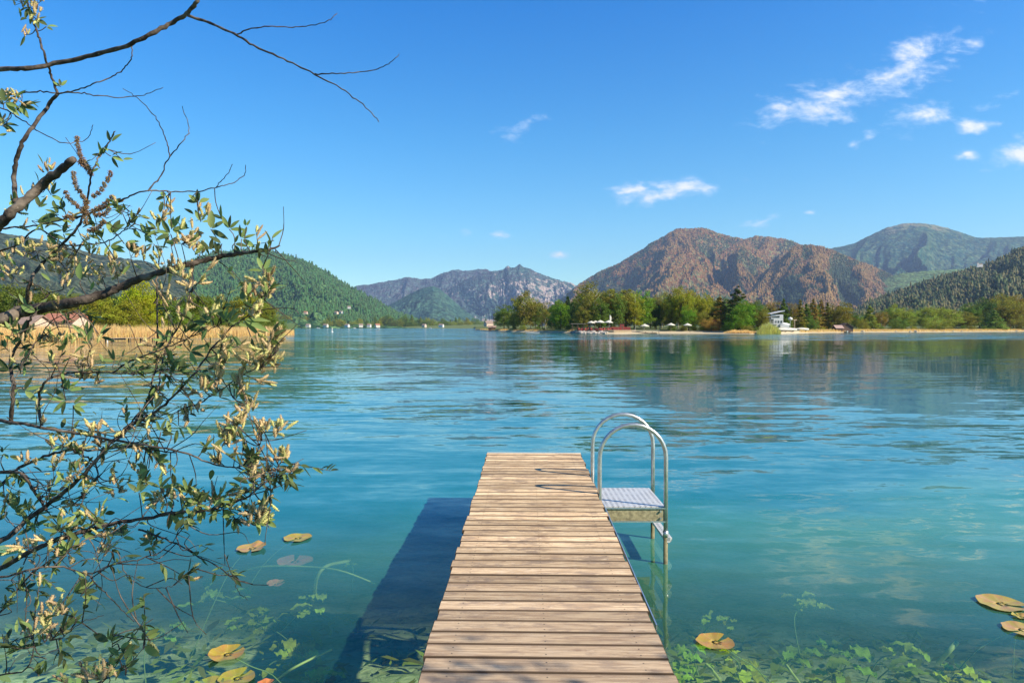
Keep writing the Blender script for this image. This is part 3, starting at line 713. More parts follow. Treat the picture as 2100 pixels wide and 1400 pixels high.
# ---- far shore
for k in range(190):
    px = 540+k*2.7+g2.uniform(-3,3); ext = g2.choice([3, 5, 8, 14, 30, 60, 110]); Y = float(on(px, 672.8).y)+ext
    top = np.interp(px, [540,620,640,700,740,800,850,900,960,1040], [642,650,650,648,653,649,647,652,653,648])+g2.uniform(-4,9)+(9 if ext < 9 else 4 if ext < 20 else 0)
    z0 = float(np.interp(ext, [10,40,120], [1.2,3,6]))-.5; p = at(px, top, Y)
    tree(g2.choice(['bush_far','round2_far','bush_far'] if ext < 9 else ['round_far','round2_far','tall_far','fir_far','bush_far']), 'lakeside_tree', (p.x, Y, z0), p.z-z0, g2.uniform(.8,1.3), g2.choice([OL,GR,YG,GR,PG,(1.0,1.2,.7)]),
         'small distant tree lining the far shore of the lake', group='trees along the far shore')

# ------------------------------------------------------------------ reeds and dry grass
m_reed = foliage_mat('dry_reed', (.70,.54,.27), .35, .35)
def reeds(name, n, place, h0, h1, wdt, tint, label, mat=None, lean=.12, taper=None):
    g = np.random.default_rng(abs(hash(label)) % 9999 if False else len(label)*7)
    P = place(g, n); k = len(P); h = g.uniform(h0, h1, k)*(1+.45*fbm(P[:,0]/2.2, P[:,1]/2.2, 3, 8)); an = g.uniform(0, 6.28, k); l = g.normal(0, lean, (k, 2))*h[:,None]
    if taper:
        t_ = (P[:,0]/P[:,1]*1400+1050-taper[0])/(taper[1]-taper[0]); h = h*np.clip(.25+3.2*np.minimum(t_, 1-t_), .2, 1); 
    c, s = np.cos(an)*wdt, np.sin(an)*wdt; z0 = P[:,2]
    mid = P[:,:2]+l*.35; tp = P[:,:2]+l
    V = np.stack([np.stack([P[:,0]-c, P[:,1]-s, z0], 1), np.stack([P[:,0]+c, P[:,1]+s, z0], 1),
                  np.stack([mid[:,0]+c, mid[:,1]+s, z0+h*.6], 1), np.stack([mid[:,0]-c, mid[:,1]-s, z0+h*.6], 1),
                  np.stack([tp[:,0], tp[:,1], z0+h], 1)], 1).reshape(-1, 3)
    b = np.arange(k)*5
    F = np.concatenate([np.stack([b, b+1, b+2], 1), np.stack([b, b+2, b+3], 1), np.stack([b+3, b+2, b+4], 1)])
    o = mk(name, V, F, mat or m_reed, attr=np.repeat(g.random(k), 5)); o.color = tint+(1,)
    tag(o, label, 'reeds', kind='stuff'); return o
def strip(lineY, ground, p0, p1, e0, e1):
    def f(g, n):
        px = g.uniform(p0, p1, n); ex = g.uniform(e0, e1, n)
        Y = np.array([lineY(a, b) for a, b in zip(px, ex)]); X = (px-1050)/1400*Y
        return np.stack([X, Y, np.array([ground(e) for e in ex])-.05], 1)
    return f
reeds('reed_bed', 26000, strip(LY, ground_l, -250, 560, -1.2, 9), 1.5, 2.7, .022, (1.05,.95,.8), 'tall golden dry reeds lining the whole left shore')
reeds('reed_bed', 4500, strip(LY, ground_l, 540, 603, -.6, 6), .5, 1.6, .03, (1.15,1.05,.9), 'low pale reeds on the point at the end of the left shore')
reeds('reed_clump', 2600, strip(RY, ground_r, 1552, 1601, -3.5, 1.5), 2.6, 4.2, .03, (.75,.95,.5), 'tall green gold reed clump in the water below the white house', taper=(1552,1601))
reeds('dry_grass', 5000, strip(RY, ground_r, 1484, 1550, 1.5, 7), .3, .9, .035, (1.2,1.1,.9), 'pale dry grass at the right end of the beach', lean=.25, taper=(1484,1550))
reeds('dry_grass', 9000, strip(RY, ground_r, 1640, 2110, 1.5, 9), .4, 1.1, .04, (1.1,1.0,.75), 'dry grass along the open bank right of the reed clump', lean=.3)
reeds('dry_grass', 4000, strip(RY, ground_r, 985, 1180, 4, 12), .3, .8, .045, (1.0,.85,.6), 'tawny grass above the sandy shore left of the cafe', lean=.3)
# ------------------------------------------------------------------ jetty
JA = .021                                   # the jetty runs slightly to the right
JX = .1005; DECK = .70
def wood_mat():
    m, w = mat_new('weathered_planks'); geo = w.n('ShaderNodeNewGeometry'); tc = w.n('ShaderNodeTexCoord').outputs['Object']
    rnd = geo.outputs['Random Per Island']
    off = w.n('ShaderNodeCombineXYZ', {0: w.m('MULTIPLY', rnd, 37.), 1: w.m('MULTIPLY', rnd, 11.), 2: 0.}).outputs[0]
    p = w.vm('ADD', tc, off)
    gr = w.n('ShaderNodeMapping', {'Vector': p, 'Scale': (1.6, 34, 34)}).outputs[0]
    g = w.noise(gr, 1.6, 6, .68, .8).outputs[0]
    fine = w.noise(w.n('ShaderNodeMapping', {'Vector': p, 'Scale': (6, 160, 90)}).outputs[0], 1.0, 4, .7).outputs[0]
    blot = w.noise(w.n('ShaderNodeMapping', {'Vector': p, 'Scale': (2.6, 6, 6)}).outputs[0], 1.5, 5, .7).outputs[0]
    kn = w.n('ShaderNodeTexVoronoi', {'Vector': w.n('ShaderNodeMapping', {'Vector': p, 'Scale': (3.0, 8.0, 1)}).outputs[0], 'Scale': 1.0, 'Randomness': 1.0})
    knot = w.ramp(kn.outputs['Distance'], .05, .13, 1.0, 0.0)
    ring = w.ramp(w.m('ABSOLUTE', w.m('SUBTRACT', kn.outputs['Distance'], .14)), 0.0, .03, .5, 0.)
    c = w.mix(w.ramp(g, .38, .62), (.42,.265,.140), (.90,.67,.40))
    c = w.mix(w.m('MULTIPLY', w.ramp(fine, .48, .66), .8), c, (.22,.135,.08))
    c = w.mix(w.m('MULTIPLY', w.ramp(blot, .50, .64), .85), c, (.29,.205,.14))
    c = w.mix(w.m('MULTIPLY', w.ramp(blot, .46, .30), .45), c, (.74,.60,.42))
    c = w.mix(w.m('MULTIPLY', w.m('MAXIMUM', knot, ring), .8), c, (.20,.10,.05))
    fl = w.noise(w.n('ShaderNodeMapping', {'Vector': p, 'Scale': (9, 26, 9), 'Rotation': (0,0,R(35))}).outputs[0], 1.0, 3, .6).outputs[0]
    c = w.mix(w.m('MULTIPLY', w.ramp(fl, .68, .73), .75), c, (.86,.70,.50))
    fl2 = w.noise(w.n('ShaderNodeMapping', {'Vector': p, 'Scale': (7, 30, 9), 'Rotation': (0,0,R(-28))}).outputs[0], 1.0, 3, .6).outputs[0]
    c = w.mix(w.m('MULTIPLY', w.ramp(fl2, .67, .72), .8), c, (.16,.09,.05))
    # older, greyer boards towards the bank
    sp = w.n('ShaderNodeSeparateXYZ', {0: tc}).outputs
    old = w.ramp(sp[1], 6.2, 3.0); c = w.mix(w.m('MULTIPLY', old, .62), c, w.mix(g, (.20,.14,.10), (.46,.35,.25)))
    # worn dark dirt along the long edges of each board comes from the coordinate across the board
    k = w.ramp(rnd, 0, 1, .66, 1.16, False)
    edge = w.m('ABSOLUTE', w.m('SUBTRACT', w.m('FRACT', w.m('MULTIPLY', w.m('ADD', sp[1], 1.2), 1/PP)), .5))
    ed = w.ramp(w.m('ADD', edge, w.m('MULTIPLY', w.m('SUBTRACT', g, .5), .25)), .33, .49, 1.0, .45)
    c = w.n('ShaderNodeVectorMath', {0: c, 'Scale': w.m('MULTIPLY', k, ed)}, operation='SCALE').outputs[0]
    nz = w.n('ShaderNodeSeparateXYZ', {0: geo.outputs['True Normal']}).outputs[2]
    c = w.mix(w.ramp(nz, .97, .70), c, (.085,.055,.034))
    def near_(v, a, r): return w.ramp(w.m('ABSOLUTE', w.m('SUBTRACT', v, a)), r*.6, r, 1.0, 0.0)
    fr_ = w.m('FRACT', w.m('MULTIPLY', w.m('ADD', sp[1], 1.2), 1/PP))
    sx = w.m('MAXIMUM', near_(w.m('ABSOLUTE', sp[0]), .48, .005), near_(sp[0], 0.0, .005))
    sy = w.m('MAXIMUM', near_(fr_, .27, .04), near_(fr_, .73, .04))
    c = w.mix(w.m('MULTIPLY', w.m('MULTIPLY', sx, sy), .85), c, (.05,.045,.04))
    h = w.m('ADD', w.m('MULTIPLY', g, .6), w.m('MULTIPLY', fine, .5))
    bp = w.n('ShaderNodeBump', {'Strength': .8, 'Distance': .004, 'Height': h}).outputs[0]
    finish(w, pbr(w, c, .82, bp, spec=.25)); return m
PP = .1436
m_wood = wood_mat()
m_beam = simple('dark_beam', (.10,.075,.05), .85, .4, 5, .01)
m_alu = simple('aluminium', (.62,.63,.63), .32, .12, 20, 0.0, metal=.85)
m_galv = simple('dull_steel', (.50,.51,.50), .38, .22, 14, 0.0, metal=.8)
m_rusty = simple('algae_steel', (.19,.17,.09), .8, .4, 16, .002)
jet = empty('bathing_jetty', (JX, 0, 0), -JA)
tag(jet, 'weathered wooden bathing jetty running out over the water', 'jetty')
b = MB(); gr_ = random.Random(3); n = int((9.0+1.2)/PP)
for k in range(n):
    yc = 9.0-PP*(k+.5); wd_ = PP-.012
    jl, jr = gr_.uniform(-.011,.011), gr_.uniform(-.011,.011)
    b.bbox((0+(jl+jr)/2, yc, DECK-.0165+gr_.uniform(-.0025,.0025)), (1.235+jr-jl, wd_, .033), .004, gr_.uniform(-.0018,.0018))
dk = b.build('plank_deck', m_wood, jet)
b = MB()
for x in (-.48, 0, .48): b.box((x, 3.9, DECK-.10), (.07, 10.1, .125))
b.build('bearer', m_beam, jet)
b = MB(); b.box((0, 9.011, DECK-.035), (1.235, .018, .075)); b.build('end_strip', simple('pale_end_board', (.72,.68,.60), .6, .1), jet)
b = MB(); b.box((.634, 5.15, DECK-.028), (.007, 2.65, .03)); b.build('edge_rail', m_alu, jet)
for yy in (8.3, 5.6, 2.9, .4):
    for x in (-.52, .52):
        b = MB(); b.tube([(x, yy, DECK-.045), (x, yy, -6.6 if yy > 7 else -3.4)], .055, 12); b.build('pile', m_beam, jet, True)
    b = MB(); b.box((0, yy+.09, DECK-.22), (1.16, .07, .11)); b.build('cross_beam', m_beam, jet)

# ------------------------------------------------------------------ ladder
lad = empty('bathing_ladder', (1.2, 7.19, 0), 0)
tag(lad, 'tubular steel bathing ladder with two hoop handrails at the side of the jetty', 'ladder')
def hoop(y, xl, xr, name, low):
    r = (xr-xl)/2; zt = DECK+.69; cx = (xl+xr)/2
    P = [(xl, y, DECK-.20), (xl, y, DECK+.1), (xl, y, zt-r*.98)]
    for k in range(1, 15):
        a = math.pi*k/15; P.append((cx-r*math.cos(a), y, zt-r*.98+r*.98*math.sin(a)))
    P += [(xr, y, zt-r*.98), (xr, y, .30)]
    b = MB(); b.tube([(p[0]-1.2, p[1]-7.19, p[2]) for p in P], .0215, 14)
    h = b.build(name, m_galv, lad, True)
    b = MB(); b.tube([(xr-1.2, y-7.19, .30), (xr-1.2+.0, y-7.19, -1.35)], .0225, 12); b.build('lower_leg', m_rusty, h, True)
    b = MB(); b.tube([(xr-1.2, y-7.19, .33), (xr-1.2, y-7.19, .27)], .027, 12); b.build('collar', m_galv, h, True)
hoop(6.78, .875, 1.535, 'handrail', 0); hoop(7.60, .90, 1.575, 'handrail', 0)
def plate_mat():
    m, w = mat_new('tread_plate'); tc = w.n('ShaderNodeTexCoord').outputs['Object']
    ck = w.n('ShaderNodeTexChecker', {'Vector': w.n('ShaderNodeMapping', {'Vector': tc, 'Rotation': (0,0,R(45)), 'Scale': (1,1,1)}).outputs[0], 'Scale': 26.0}).outputs['Fac']
    n = w.noise(tc, 8, 4).outputs[0]
    c = w.mix(ck, (.36,.36,.36), (.70,.69,.66)); c = w.mix(w.ramp(n, .4, .7), c, (.60,.60,.58))
    bp = w.n('ShaderNodeBump', {'Strength': .5, 'Distance': .002, 'Height': ck}).outputs[0]
    finish(w, pbr(w, c, .45, bp, metal=.35)); return m
m_plate = plate_mat()
b = MB(); b.bbox((1.205-1.2, 7.19-7.19, DECK-.135), (.655, .80, .012), .002); pl = b.build('platform', m_plate, lad)
m_skirt = simple('weathered_frame', (.36,.30,.17), .7, .45, 26, .003)
b = MB()
b.box((.005, -.41, DECK-.205), (.66, .02, .125)); b.box((.005, .41, DECK-.205), (.66, .02, .125))
b.box((-.315, 0, DECK-.205), (.02, .80, .125)); b.build('platform_frame', m_skirt, lad)
b = MB(); b.box((.015, -.424, DECK-.275), (.66, .012, .012)); b.box((.015, -.424, DECK-.142), (.66, .012, .010)); b.build('frame_edge', m_alu, lad)
for z in (.245, -.03, -.31, -.59):
    b = MB(); xx = .36
    b.bbox((xx, 0, z), (.085, .80, .028), .004); b.tube([(xx, -.43, z), (xx, -.40, z)], .03, 10)
    b.build('step', m_plate if z > -.2 else m_rusty, lad)
for x_ in (-.26, .28):
    for z_ in (.53, .46):
        b = MB(); b.tube([(x_,-.42,z_),(x_,-.436,z_)], .011, 6); b.build('bolt', m_galv, lad)
for y_ in (-.41, .41):
    b = MB(); b.box((-.33, y_*1.0, DECK-.09), (.012, .075, .16)); b.build('bracket', m_galv, lad)
# a mooring buoy chain of little things ------------------------------------------------------ lily pads
m_pad = None
def pad_mat():
    m, w = mat_new('lily_pad'); tc = w.n('ShaderNodeTexCoord').outputs['Object']; oi = w.n('ShaderNodeObjectInfo')
    n = w.noise(tc, 9, 5, .65, .5).outputs[0]; r = w.vm('LENGTH', tc)
    sp = w.n('ShaderNodeSeparateXYZ', {0: tc}).outputs
    an = w.m('ARCTAN2', sp[1], sp[0]); vein = w.ramp(w.m('ABSOLUTE', w.m('SINE', w.m('MULTIPLY', an, 7.))), 0, .14, .7, 0)
    vein = w.m('MULTIPLY', vein, .35)
    c = w.mix(w.ramp(n, .42, .62), (.21,.20,.035), (.23,.155,.05)); c = w.mix(1.0, c, oi.outputs['Color'], 'MULTIPLY')
    c = w.mix(vein, c, (.55,.50,.20)); c = w.mix(w.ramp(n, .66, .74), c, (.16,.09,.03))
    finish(w, pbr(w, c, .42, w.n('ShaderNodeBump', {'Strength': .5, 'Distance': .01, 'Height': n}).outputs[0], spec=.5)); return m
m_pad = pad_mat(); m_stem = simple('lily_stem', (.16,.20,.06), .7)
def lily(px, py, rpx, tint, rot, label, curl=0.0, z=.006, asp=1.0, name='lily_pad', stem=True):
    p = on(px, py, z); r = rpx/1400*p.y
    e = empty(name, p, rot); g = random.Random(int(px*7+py))
    V = [(0, 0, .002)]; F = []; N_ = 40; K = 5
    for k in range(1, K+1):
        for j in range(N_+1):
            a = R(9)+(2*math.pi-R(18))*j/N_; q = k/K
            rr = r*q*(1+.04*math.sin(3*a+g.random()*.3)+.02*math.sin(9*a))*(1 if k < K else 1.0)
            zz = .004*math.sin(5*a)*q+(.012*q**4)+curl*max(0, math.cos(a-2.0))*q**2*r*(.8+.4*math.sin(7*a))
            V.append((rr*math.cos(a), rr*math.sin(a)*asp, zz))
    for j in range(N_): F.append([0, 1+j, 2+j])
    for k in range(K-1):
        for j in range(N_):
            a_ = 1+k*(N_+1)+j; F.append([a_, a_+1, a_+N_+2, a_+N_+1])
    o = mk('pad', V, F, m_pad, e, True); o.color = tint+(1,)
    if stem:
        b = MB(); b.tube(catmull([(0,0,0),(r*.8,-r*.9,-.10),(r*2.4,-r*1.6,-.30),(r*4.0,-r*3.2,-.9)], 4), .004, 6); b.build('stem', m_stem, e, True)
    tag(e, label, 'lily pad', 'lily pads'); return e
YEL=(1.5,1.3,1.0); BRN=(1.45,1.05,1.3)
lily(610,1103,28,(1.5,1.35,1.0),R(250),'flat yellow lily pad, the farthest one left of the jetty')
lily(516,1124,29,(1.6,1.25,1.6),R(280),'curled brown edged lily pad touched by a willow twig tip', .22)
lily(466,1341,37,(1.35,1.10,.7),R(60),'yellow lily pad with a folded reddish rim left of the jetty', .18, asp=.9)
lily(486,1390,36,(1.15,1.2,.7),R(70),'yellow green lily pad just in front of the folded one', .05)
lily(545,1402,16,(1.9,.75,1.2),R(20),'small reddish lily pad at the bottom edge', .02)
lily(428,1404,30,(.9,1.2,.9),R(150),'green lily pad cut by the bottom picture edge', 0)
lily(8,1127,28,(.55,1.35,2.2),R(190),'pale green lily pad at the left picture edge', 0)
lily(1467,1316,38,(1.55,1.15,.9),R(38),'tan lily pad with a clear notch right of the ladder', 0)
lily(2053,1238,43,(1.6,1.35,1.5),R(330),'oval yellow brown lily pad near the right picture edge', .06)
lily(2094,1264,16,(1.5,1.3,1.2),R(100),'small lily pad squeezed between two larger ones at the right edge', 0)
lily(2096,1291,36,(1.6,1.3,1.6),R(200),'large lily pad cut by the right picture edge', .08)
# submerged leaves and plants
m_weed = foliage_mat('water_weed', (.30,.29,.05), .6, .3, .5)
def weed(px, py, z, R0, n, tint, seed, label, name='water_plant', flat=.35, lng=1.0):
    p = on(px, py, 0); g = random.Random(seed)
    # straight line of sight to depth z
    d = ray(px, py); s = (z-CAM_H)/d[2]; p = Vector((d[0]*s, d[1]*s, z))
    e = empty(name, p, g.uniform(0,6)); lv = []; 
    n = int(n*2.2)
    for k in range(n):
        an = 2*math.pi*k/n+g.uniform(-.5,.5); L = R0*g.uniform(.35,.85)*lng; W = R0*g.uniform(.10,.24); up = g.uniform(.1, flat*2)
        V = []; F = []; nu, nv = 9, 5; ox, oy, oz = g.uniform(-.5,.5)*R0*lng, g.uniform(-.6,.6)*R0, g.uniform(-.5,.2)*R0
        for i in range(nu):
            t = i/(nu-1); hw = W*math.sin(math.pi*min(1, t*.93+.05))**.7
            for j in range(nv):
                q = j/(nv-1)*2-1
                x = L*t; y = q*hw; zz = L*up*math.sin(t*2.2)*.5-.3*up*L*t*t+abs(q)*.10*W+.16*W*math.sin(t*15+q*3+k)*(1+abs(q))
                V.append((ox+x*math.cos(an)-y*math.sin(an), oy+x*math.sin(an)+y*math.cos(an), oz+zz))
        for i in range(nu-1):
            for j in range(nv-1): F.append([i*nv+j, i*nv+j+1, (i+1)*nv+j+1, (i+1)*nv+j])
        V = [tuple(v) for v in V]
        o = mk('leaf', V, F, m_weed, e, True, attr=[g.random()]*len(V)); o.color = tint+(1,)
    b = MB(); b.tube(catmull([(0,0,-.03),(R0*.5,-R0*.7,-.12),(R0*1.5,-R0*.9,-.4)], 4), .006, 6); b.build('stem', m_stem, e, True)
    tag(e, label, 'water plant', 'plants under water'); return e
weed(1540,1382,-.35,.26,8,(1.3,1.35,.5),1,'largest bright yellow green plant under the water right of the jetty end')
weed(1425,1352,-.4,.24,5,(.9,1.2,.6),2,'green crinkled plant under water beside the jetty edge')
weed(1405,1392,-.35,.18,4,(1.0,1.3,.8),3,'small green leaf cluster under water touching the jetty edge')
weed(1500,1338,-.3,.10,4,(1.4,1.3,.4),4,'small bright leaf cluster just right of the tan lily pad')
weed(1478,1270,-.45,.16,5,(1.1,1.2,.6),5,'pale leaf cluster under water above the tan lily pad')
weed(1650,1232,-.32,.22,5,(1.35,1.35,.8),6,'lone yellow leaf cluster under water far right of the ladder')
weed(1625,1345,-.7,.26,6,(.75,1.0,.6),7,'dim green plant under water right of the largest bright one')
weed(1700,1385,-.6,.24,6,(.8,1.0,.6),8,'dark green leaves under water in the middle of the right bottom edge')
weed(1780,1372,-.5,.30,5,(.8,1.05,.6),9,'long leaved plant under water at the right bottom edge', lng=1.5)
weed(1835,1335,-.45,.15,4,(1.2,1.2,.6),10,'two pale leaves under water between the dim plants')
weed(1895,1335,-.4,.22,3,(1.1,1.25,.7),11,'narrow pale leaf under water left of the slanting stalk', lng=1.3)
weed(1970,1392,-.4,.22,7,(1.5,1.5,.45),12,'bright yellow plant under water at the right bottom corner')
weed(1720,1328,-.75,.22,4,(.7,1.0,.7),13,'faint green leaves under water above the long leaved plant')
lily(604,1151,36,(2.4,.80,2.6),R(100),'dusky red sunken lily leaf below the farthest lily pad', .10, z=-.05, stem=False, name='sunken_leaf')
lily(566,1197,18,(2.0,.8,2.2),R(40),'small reddish sunken leaf at the tip of the willow twig', .15, z=-.10, stem=False, name='sunken_leaf')
weed(715,1150,-.25,.10,3,(1.2,1.4,.9),16,'small green leaf at the end of the pale stalk', flat=.1)
weed(635,1240,-.5,.26,4,(1.2,1.35,.8),17,'pale green sunken leaves beside the jetty shadow', lng=1.2)
weed(430,1220,-.5,.28,5,(.9,1.15,.9),18,'grey green sunken leaves in the middle of the left shallows', lng=1.3)
weed(600,1340,-.7,.28,7,(1.1,1.2,.6),19,'yellowish weed heap on the bed near the jetty shadow')
weed(330,1290,-.8,.26,5,(.8,1.1,.8),20,'dim sunken plant under the willow twigs')
weed(520,1270,-.8,.26,6,(.9,1.1,.7),21,'dull weed patch right of the long hanging twig')
weed(650,1390,-.7,.22,7,(1.1,1.2,.6),22,'weed heap at the bottom edge left of the jetty shadow')
def stalk(pts, r, label, col=(.34,.36,.12)):
    P = []
    for (px, py, z) in pts:
        d = ray(px, py); s = (z-CAM_H)/d[2]; P.append(Vector((d[0]*s, d[1]*s, z)))
    e = Vector(P[0]); b = MB(); b.tube([q-e for q in catmull(P, 6)], r, 7)
    o = b.build('plant_stalk', simple('stalk', col, .6), None, True); o.location = e
    tag(o, label, 'stalk', 'stalks under water')
stalk([(480,1180,-.4),(520,1164,-.12),(570,1160,-.04),(640,1162,-.03),(700,1170,-.03),(770,1196,-.2)], .008, 'long pale lily stalk running level below the farthest pad')
stalk([(715,1150,-.2),(670,1160,-.1),(650,1185,-.2),(645,1225,-.5)], .018, 'thick yellow green stalk bent down beside the jetty shadow')
stalk([(560,1400,-.6),(600,1370,-.35),(680,1330,-.3)], .01, 'slanting stalk near the bottom edge left of the shadow')
stalk([(1480,1400,-.5),(1462,1375,-.25),(1447,1360,-.2)], .012, 'pale straight stalk below the tan lily pad')
stalk([(1925,1358,-.5),(1945,1335,-.35),(1962,1316,-.3)], .022, 'dark slanting stalk under water at the right')
stalk([(1640,1400,-.5),(1625,1380,-.3),(1612,1362,-.25)], .011, 'thin pale stalk under water in the middle right')

# carpet of sunken leaves and weed on the bed
def carpet():
    g = np.random.default_rng(33); n = 3400
    y = 3.0+7.0*g.random(n)**1.3; x = g.uniform(-1, 1, n)*(y*.80); dens = fbm(x*.9, y*.9, 3, 4); ok = dens > -.12
    x, y = x[ok], y[ok]; n = len(x); z = bed_z(x, y)+g.uniform(.02, .22, n)
    L = g.uniform(.03, .13, n); W = L*g.uniform(.22, .5, n); a = g.normal(.4, .9, n); ti = g.normal(0, .35, n)
    V = []
    for (u, v, q) in ((-1,0,0),(-.3,-1,.3),(-.3,1,.3),(.5,-.8,.25),(.5,.8,.25),(1.1,0,-.1)):
        X = u*L; Yy = v*W
        V.append(np.stack([x+X*np.cos(a)-Yy*np.sin(a), y+X*np.sin(a)+Yy*np.cos(a), z+ti*X+q*W+.02*np.sin(u*9)], 1))
    V = np.stack(V, 1).reshape(-1, 3); b = np.arange(n)*6
    F = np.concatenate([np.stack(t, 1) for t in ((b, b+1, b+2),(b+1, b+3, b+2),(b+2, b+3, b+4),(b+3, b+5, b+4))])
    o = mk('underwater_weed', V, F, m_weed, smooth=True, attr=np.repeat(g.random(n), 6)); o.color = (1.1,1.1,.7,1)
    tag(o, 'carpet of small sunken leaves and weed on the shallow lake bed', 'water weed', kind='stuff')
carpet()
# ------------------------------------------------------------------ things on the shores
m_white = simple('white_paint', (.60,.59,.56), .6, .08, 2)
m_cream = simple('cream_cloth', (.60,.56,.47), .8, .12, 2)
m_dark = simple('dark_glass', (.03,.04,.05), .15, .2, 2, spec=.6)
m_red = simple('red_paint', (.28,.045,.035), .6, .25, 3)
m_timber = simple('pale_timber', (.50,.38,.24), .8, .25, 4)
m_brownw = simple('brown_timber', (.13,.075,.05), .85, .3, 3)
m_tile = simple('red_tiles', (.36,.15,.09), .85, .35, 2.5, .03)
m_gtile = simple('grey_brown_tiles', (.27,.19,.15), .85, .35, 2.5, .03)
m_plaster = simple('pink_plaster', (.58,.44,.34), .85, .15, 1.5)
m_stone = simple('shore_stone', (.46,.40,.34), .9, .4, 1.5, .05)
def base_r(px, ext): 
    Y = RY(px, ext); return Vector((azim(px)*Y, Y, ground_r(ext)-.05)), Y/1400
def parasol(px, ext, w, h, label, mat=m_cream, group='white parasols at the beach'):
    p, s = base_r(px, ext); e = empty('parasol', p); r = w/2
    b = MB(); b.tube([(0,0,0),(0,0,h-.05)], .05, 8); b.lathe((0,0,0), [(.35,0),(.35,.1),(.06,.14)], 12); b.build('pole', m_timber, e)
    V = [(0,0,h)]; F = []; n = 8
    for k in range(n*2):
        a = math.pi*k/n; q = r*(1 if k % 2 == 0 else .93); V.append((q*math.cos(a), q*math.sin(a), h-.72*(w/3)-(.0 if k % 2 == 0 else -.04)))
    for k in range(n*2): V.append((V[k+1][0]*1.0, V[k+1][1]*1.0, V[k+1][2]-.20))
    for k in range(n*2):
        F.append([0, 1+k, 1+(k+1)%(n*2)]); F.append([1+k, 1+n*2+k, 1+n*2+(k+1)%(n*2), 1+(k+1)%(n*2)])
    mk('canopy', V, F, mat, e); tag(e, label, 'parasol', group); return e
parasol(1212.5,9,3.0,4.0,'leftmost white parasol over the cafe tables')
parasol(1221,12,2.8,4.0,'small white parasol between the leftmost and the wide one')
parasol(1231,9,3.6,4.3,'wide white parasol in the middle of the cafe')
parasol(1248,9,3.4,4.2,'white parasol at the right end of the cafe')
parasol(1322,9,3.6,2.9,'flat wide parasol standing on the jetty terrace at the white stemmed birches')
parasol(1376,8,3.4,3.3,'white parasol in front of the yellow green trees')
parasol(1410,8,3.4,3.2,'white parasol below the bright green low tree')
# cafe pergola
p, s = base_r(1190, 10); e = empty('cafe_pergola', p)
b = MB()
for x in (-3, -1, 1, 3):
    for y in (-1.5, 1.5): b.box((x, y, 1.4), (.14, .14, 2.8))
b.build('post', m_brownw, e)
b = MB(); [b.box((0, -1.8+.4*k, 2.86), (7.0, .12, .12)) for k in range(10)]; b.box((0,-1.6,2.76),(7,.1,.14)); b.box((0,1.6,2.76),(7,.1,.14)); b.build('slatted_roof', simple('grey_slats', (.24,.21,.19), .8), e)
tag(e, 'dark open pergola at the left end of the waterside cafe', 'pergola')
# tables and chairs
def chair(mat):
    e = empty('red_chair', (0,0,0)); 
    b = MB(); b.bbox((0,0,.45),(.5,.5,.06),.01); b.build('seat', mat, e)
    b = MB(); b.bbox((0,.24,.75),(.5,.05,.6),.01); b.build('backrest', mat, e)
    for x in (-.22,.22):
        for y in (-.22,.22): b = MB(); b.tube([(x,y,0),(x,y,.44)], .025, 6); b.build('leg', m_brownw, e)
    return e
def table():
    e = empty('cafe_table', (0,0,0)); b = MB(); b.bbox((0,0,.74),(1.3,.8,.05),.01); b.build('table_top', m_timber, e)
    for x in (-.55,.55): b = MB(); b.box((x,0,.36),(.08,.6,.72)); b.build('leg', m_brownw, e)
    return e
def copy_tree(o, parent=None):
    c = o.copy(); scene.collection.objects.link(c)
    if parent is not None: c.parent = parent
    for ch in [q for q in bpy.data.objects if q.parent == o]: copy_tree(ch, c)
    return c
c0 = chair(m_red); t0 = table(); first = True; gg = random.Random(9); firstt = True
for k in range(26):
    px = 1189+k*2.75+gg.uniform(-.8,.8); ext = gg.uniform(5, 9); p, s = base_r(px, ext)
    c = c0 if first else copy_tree(c0); first = False
    c.location = p; c.rotation_euler = (0,0,gg.uniform(0,6.28)); c.scale = (1.35,)*3; tag(c, 'small red chair on the cafe terrace under the parasols', 'chair', 'red chairs of the waterside cafe')
for k in range(9):
    px = 1192+k*7.4; p, s = base_r(px, gg.uniform(5.5, 9)); t = t0 if firstt else copy_tree(t0); firstt = False
    t.location = p; t.rotation_euler = (0,0,gg.uniform(-.3,.3)); tag(t, 'wooden table between red chairs on the cafe terrace', 'table', 'tables of the waterside cafe')
# red slatted fence, its pale curved terrace wall
def arcwall(name, px0, px1, e0, e1, z0, z1, th, mat, n=24):
    b = MB()
    for k in range(n):
        t = (k+.5)/n; px = px0+(px1-px0)*t; ex = e0+(e1-e0)*math.sin(math.pi*t); p, s = base_r(px, ex)
        w_ = abs(px1-px0)/n*s*1.02; b.box((p.x, p.y, (z0+z1)/2+.004*(k % 2)), (w_*.82 if name == 'red_fence' else w_, th+.006*(k % 2), z1-z0))
    o = b.build(name, mat); return o
o = arcwall('red_fence', 1254, 1293, 8, 8.5, 1.0, 2.5, .08, m_red, 30); tag(o, 'red slatted fence behind the curved terrace wall', 'fence')
o = arcwall('terrace_wall', 1232, 1304, 6.4, 3.6, .5, 1.35, .35, m_timber, 30); tag(o, 'long pale curved terrace wall in front of the red fence', 'wall')
p, s = base_r(1275, 9.4); e = empty('red_hut', p); b = MB(); b.box((0,0,1.4),(1.5,1.5,2.8)); b.build('wall', m_red, e); b = MB(); b.box((0,0,2.86),(1.9,1.9,.12)); b.build('roof', m_brownw, e); b = MB(); b.box((0,-.76,1.1),(.8,.04,1.9)); b.build('door', m_brownw, e); tag(e, 'small red kiosk standing at the red fence', 'kiosk')
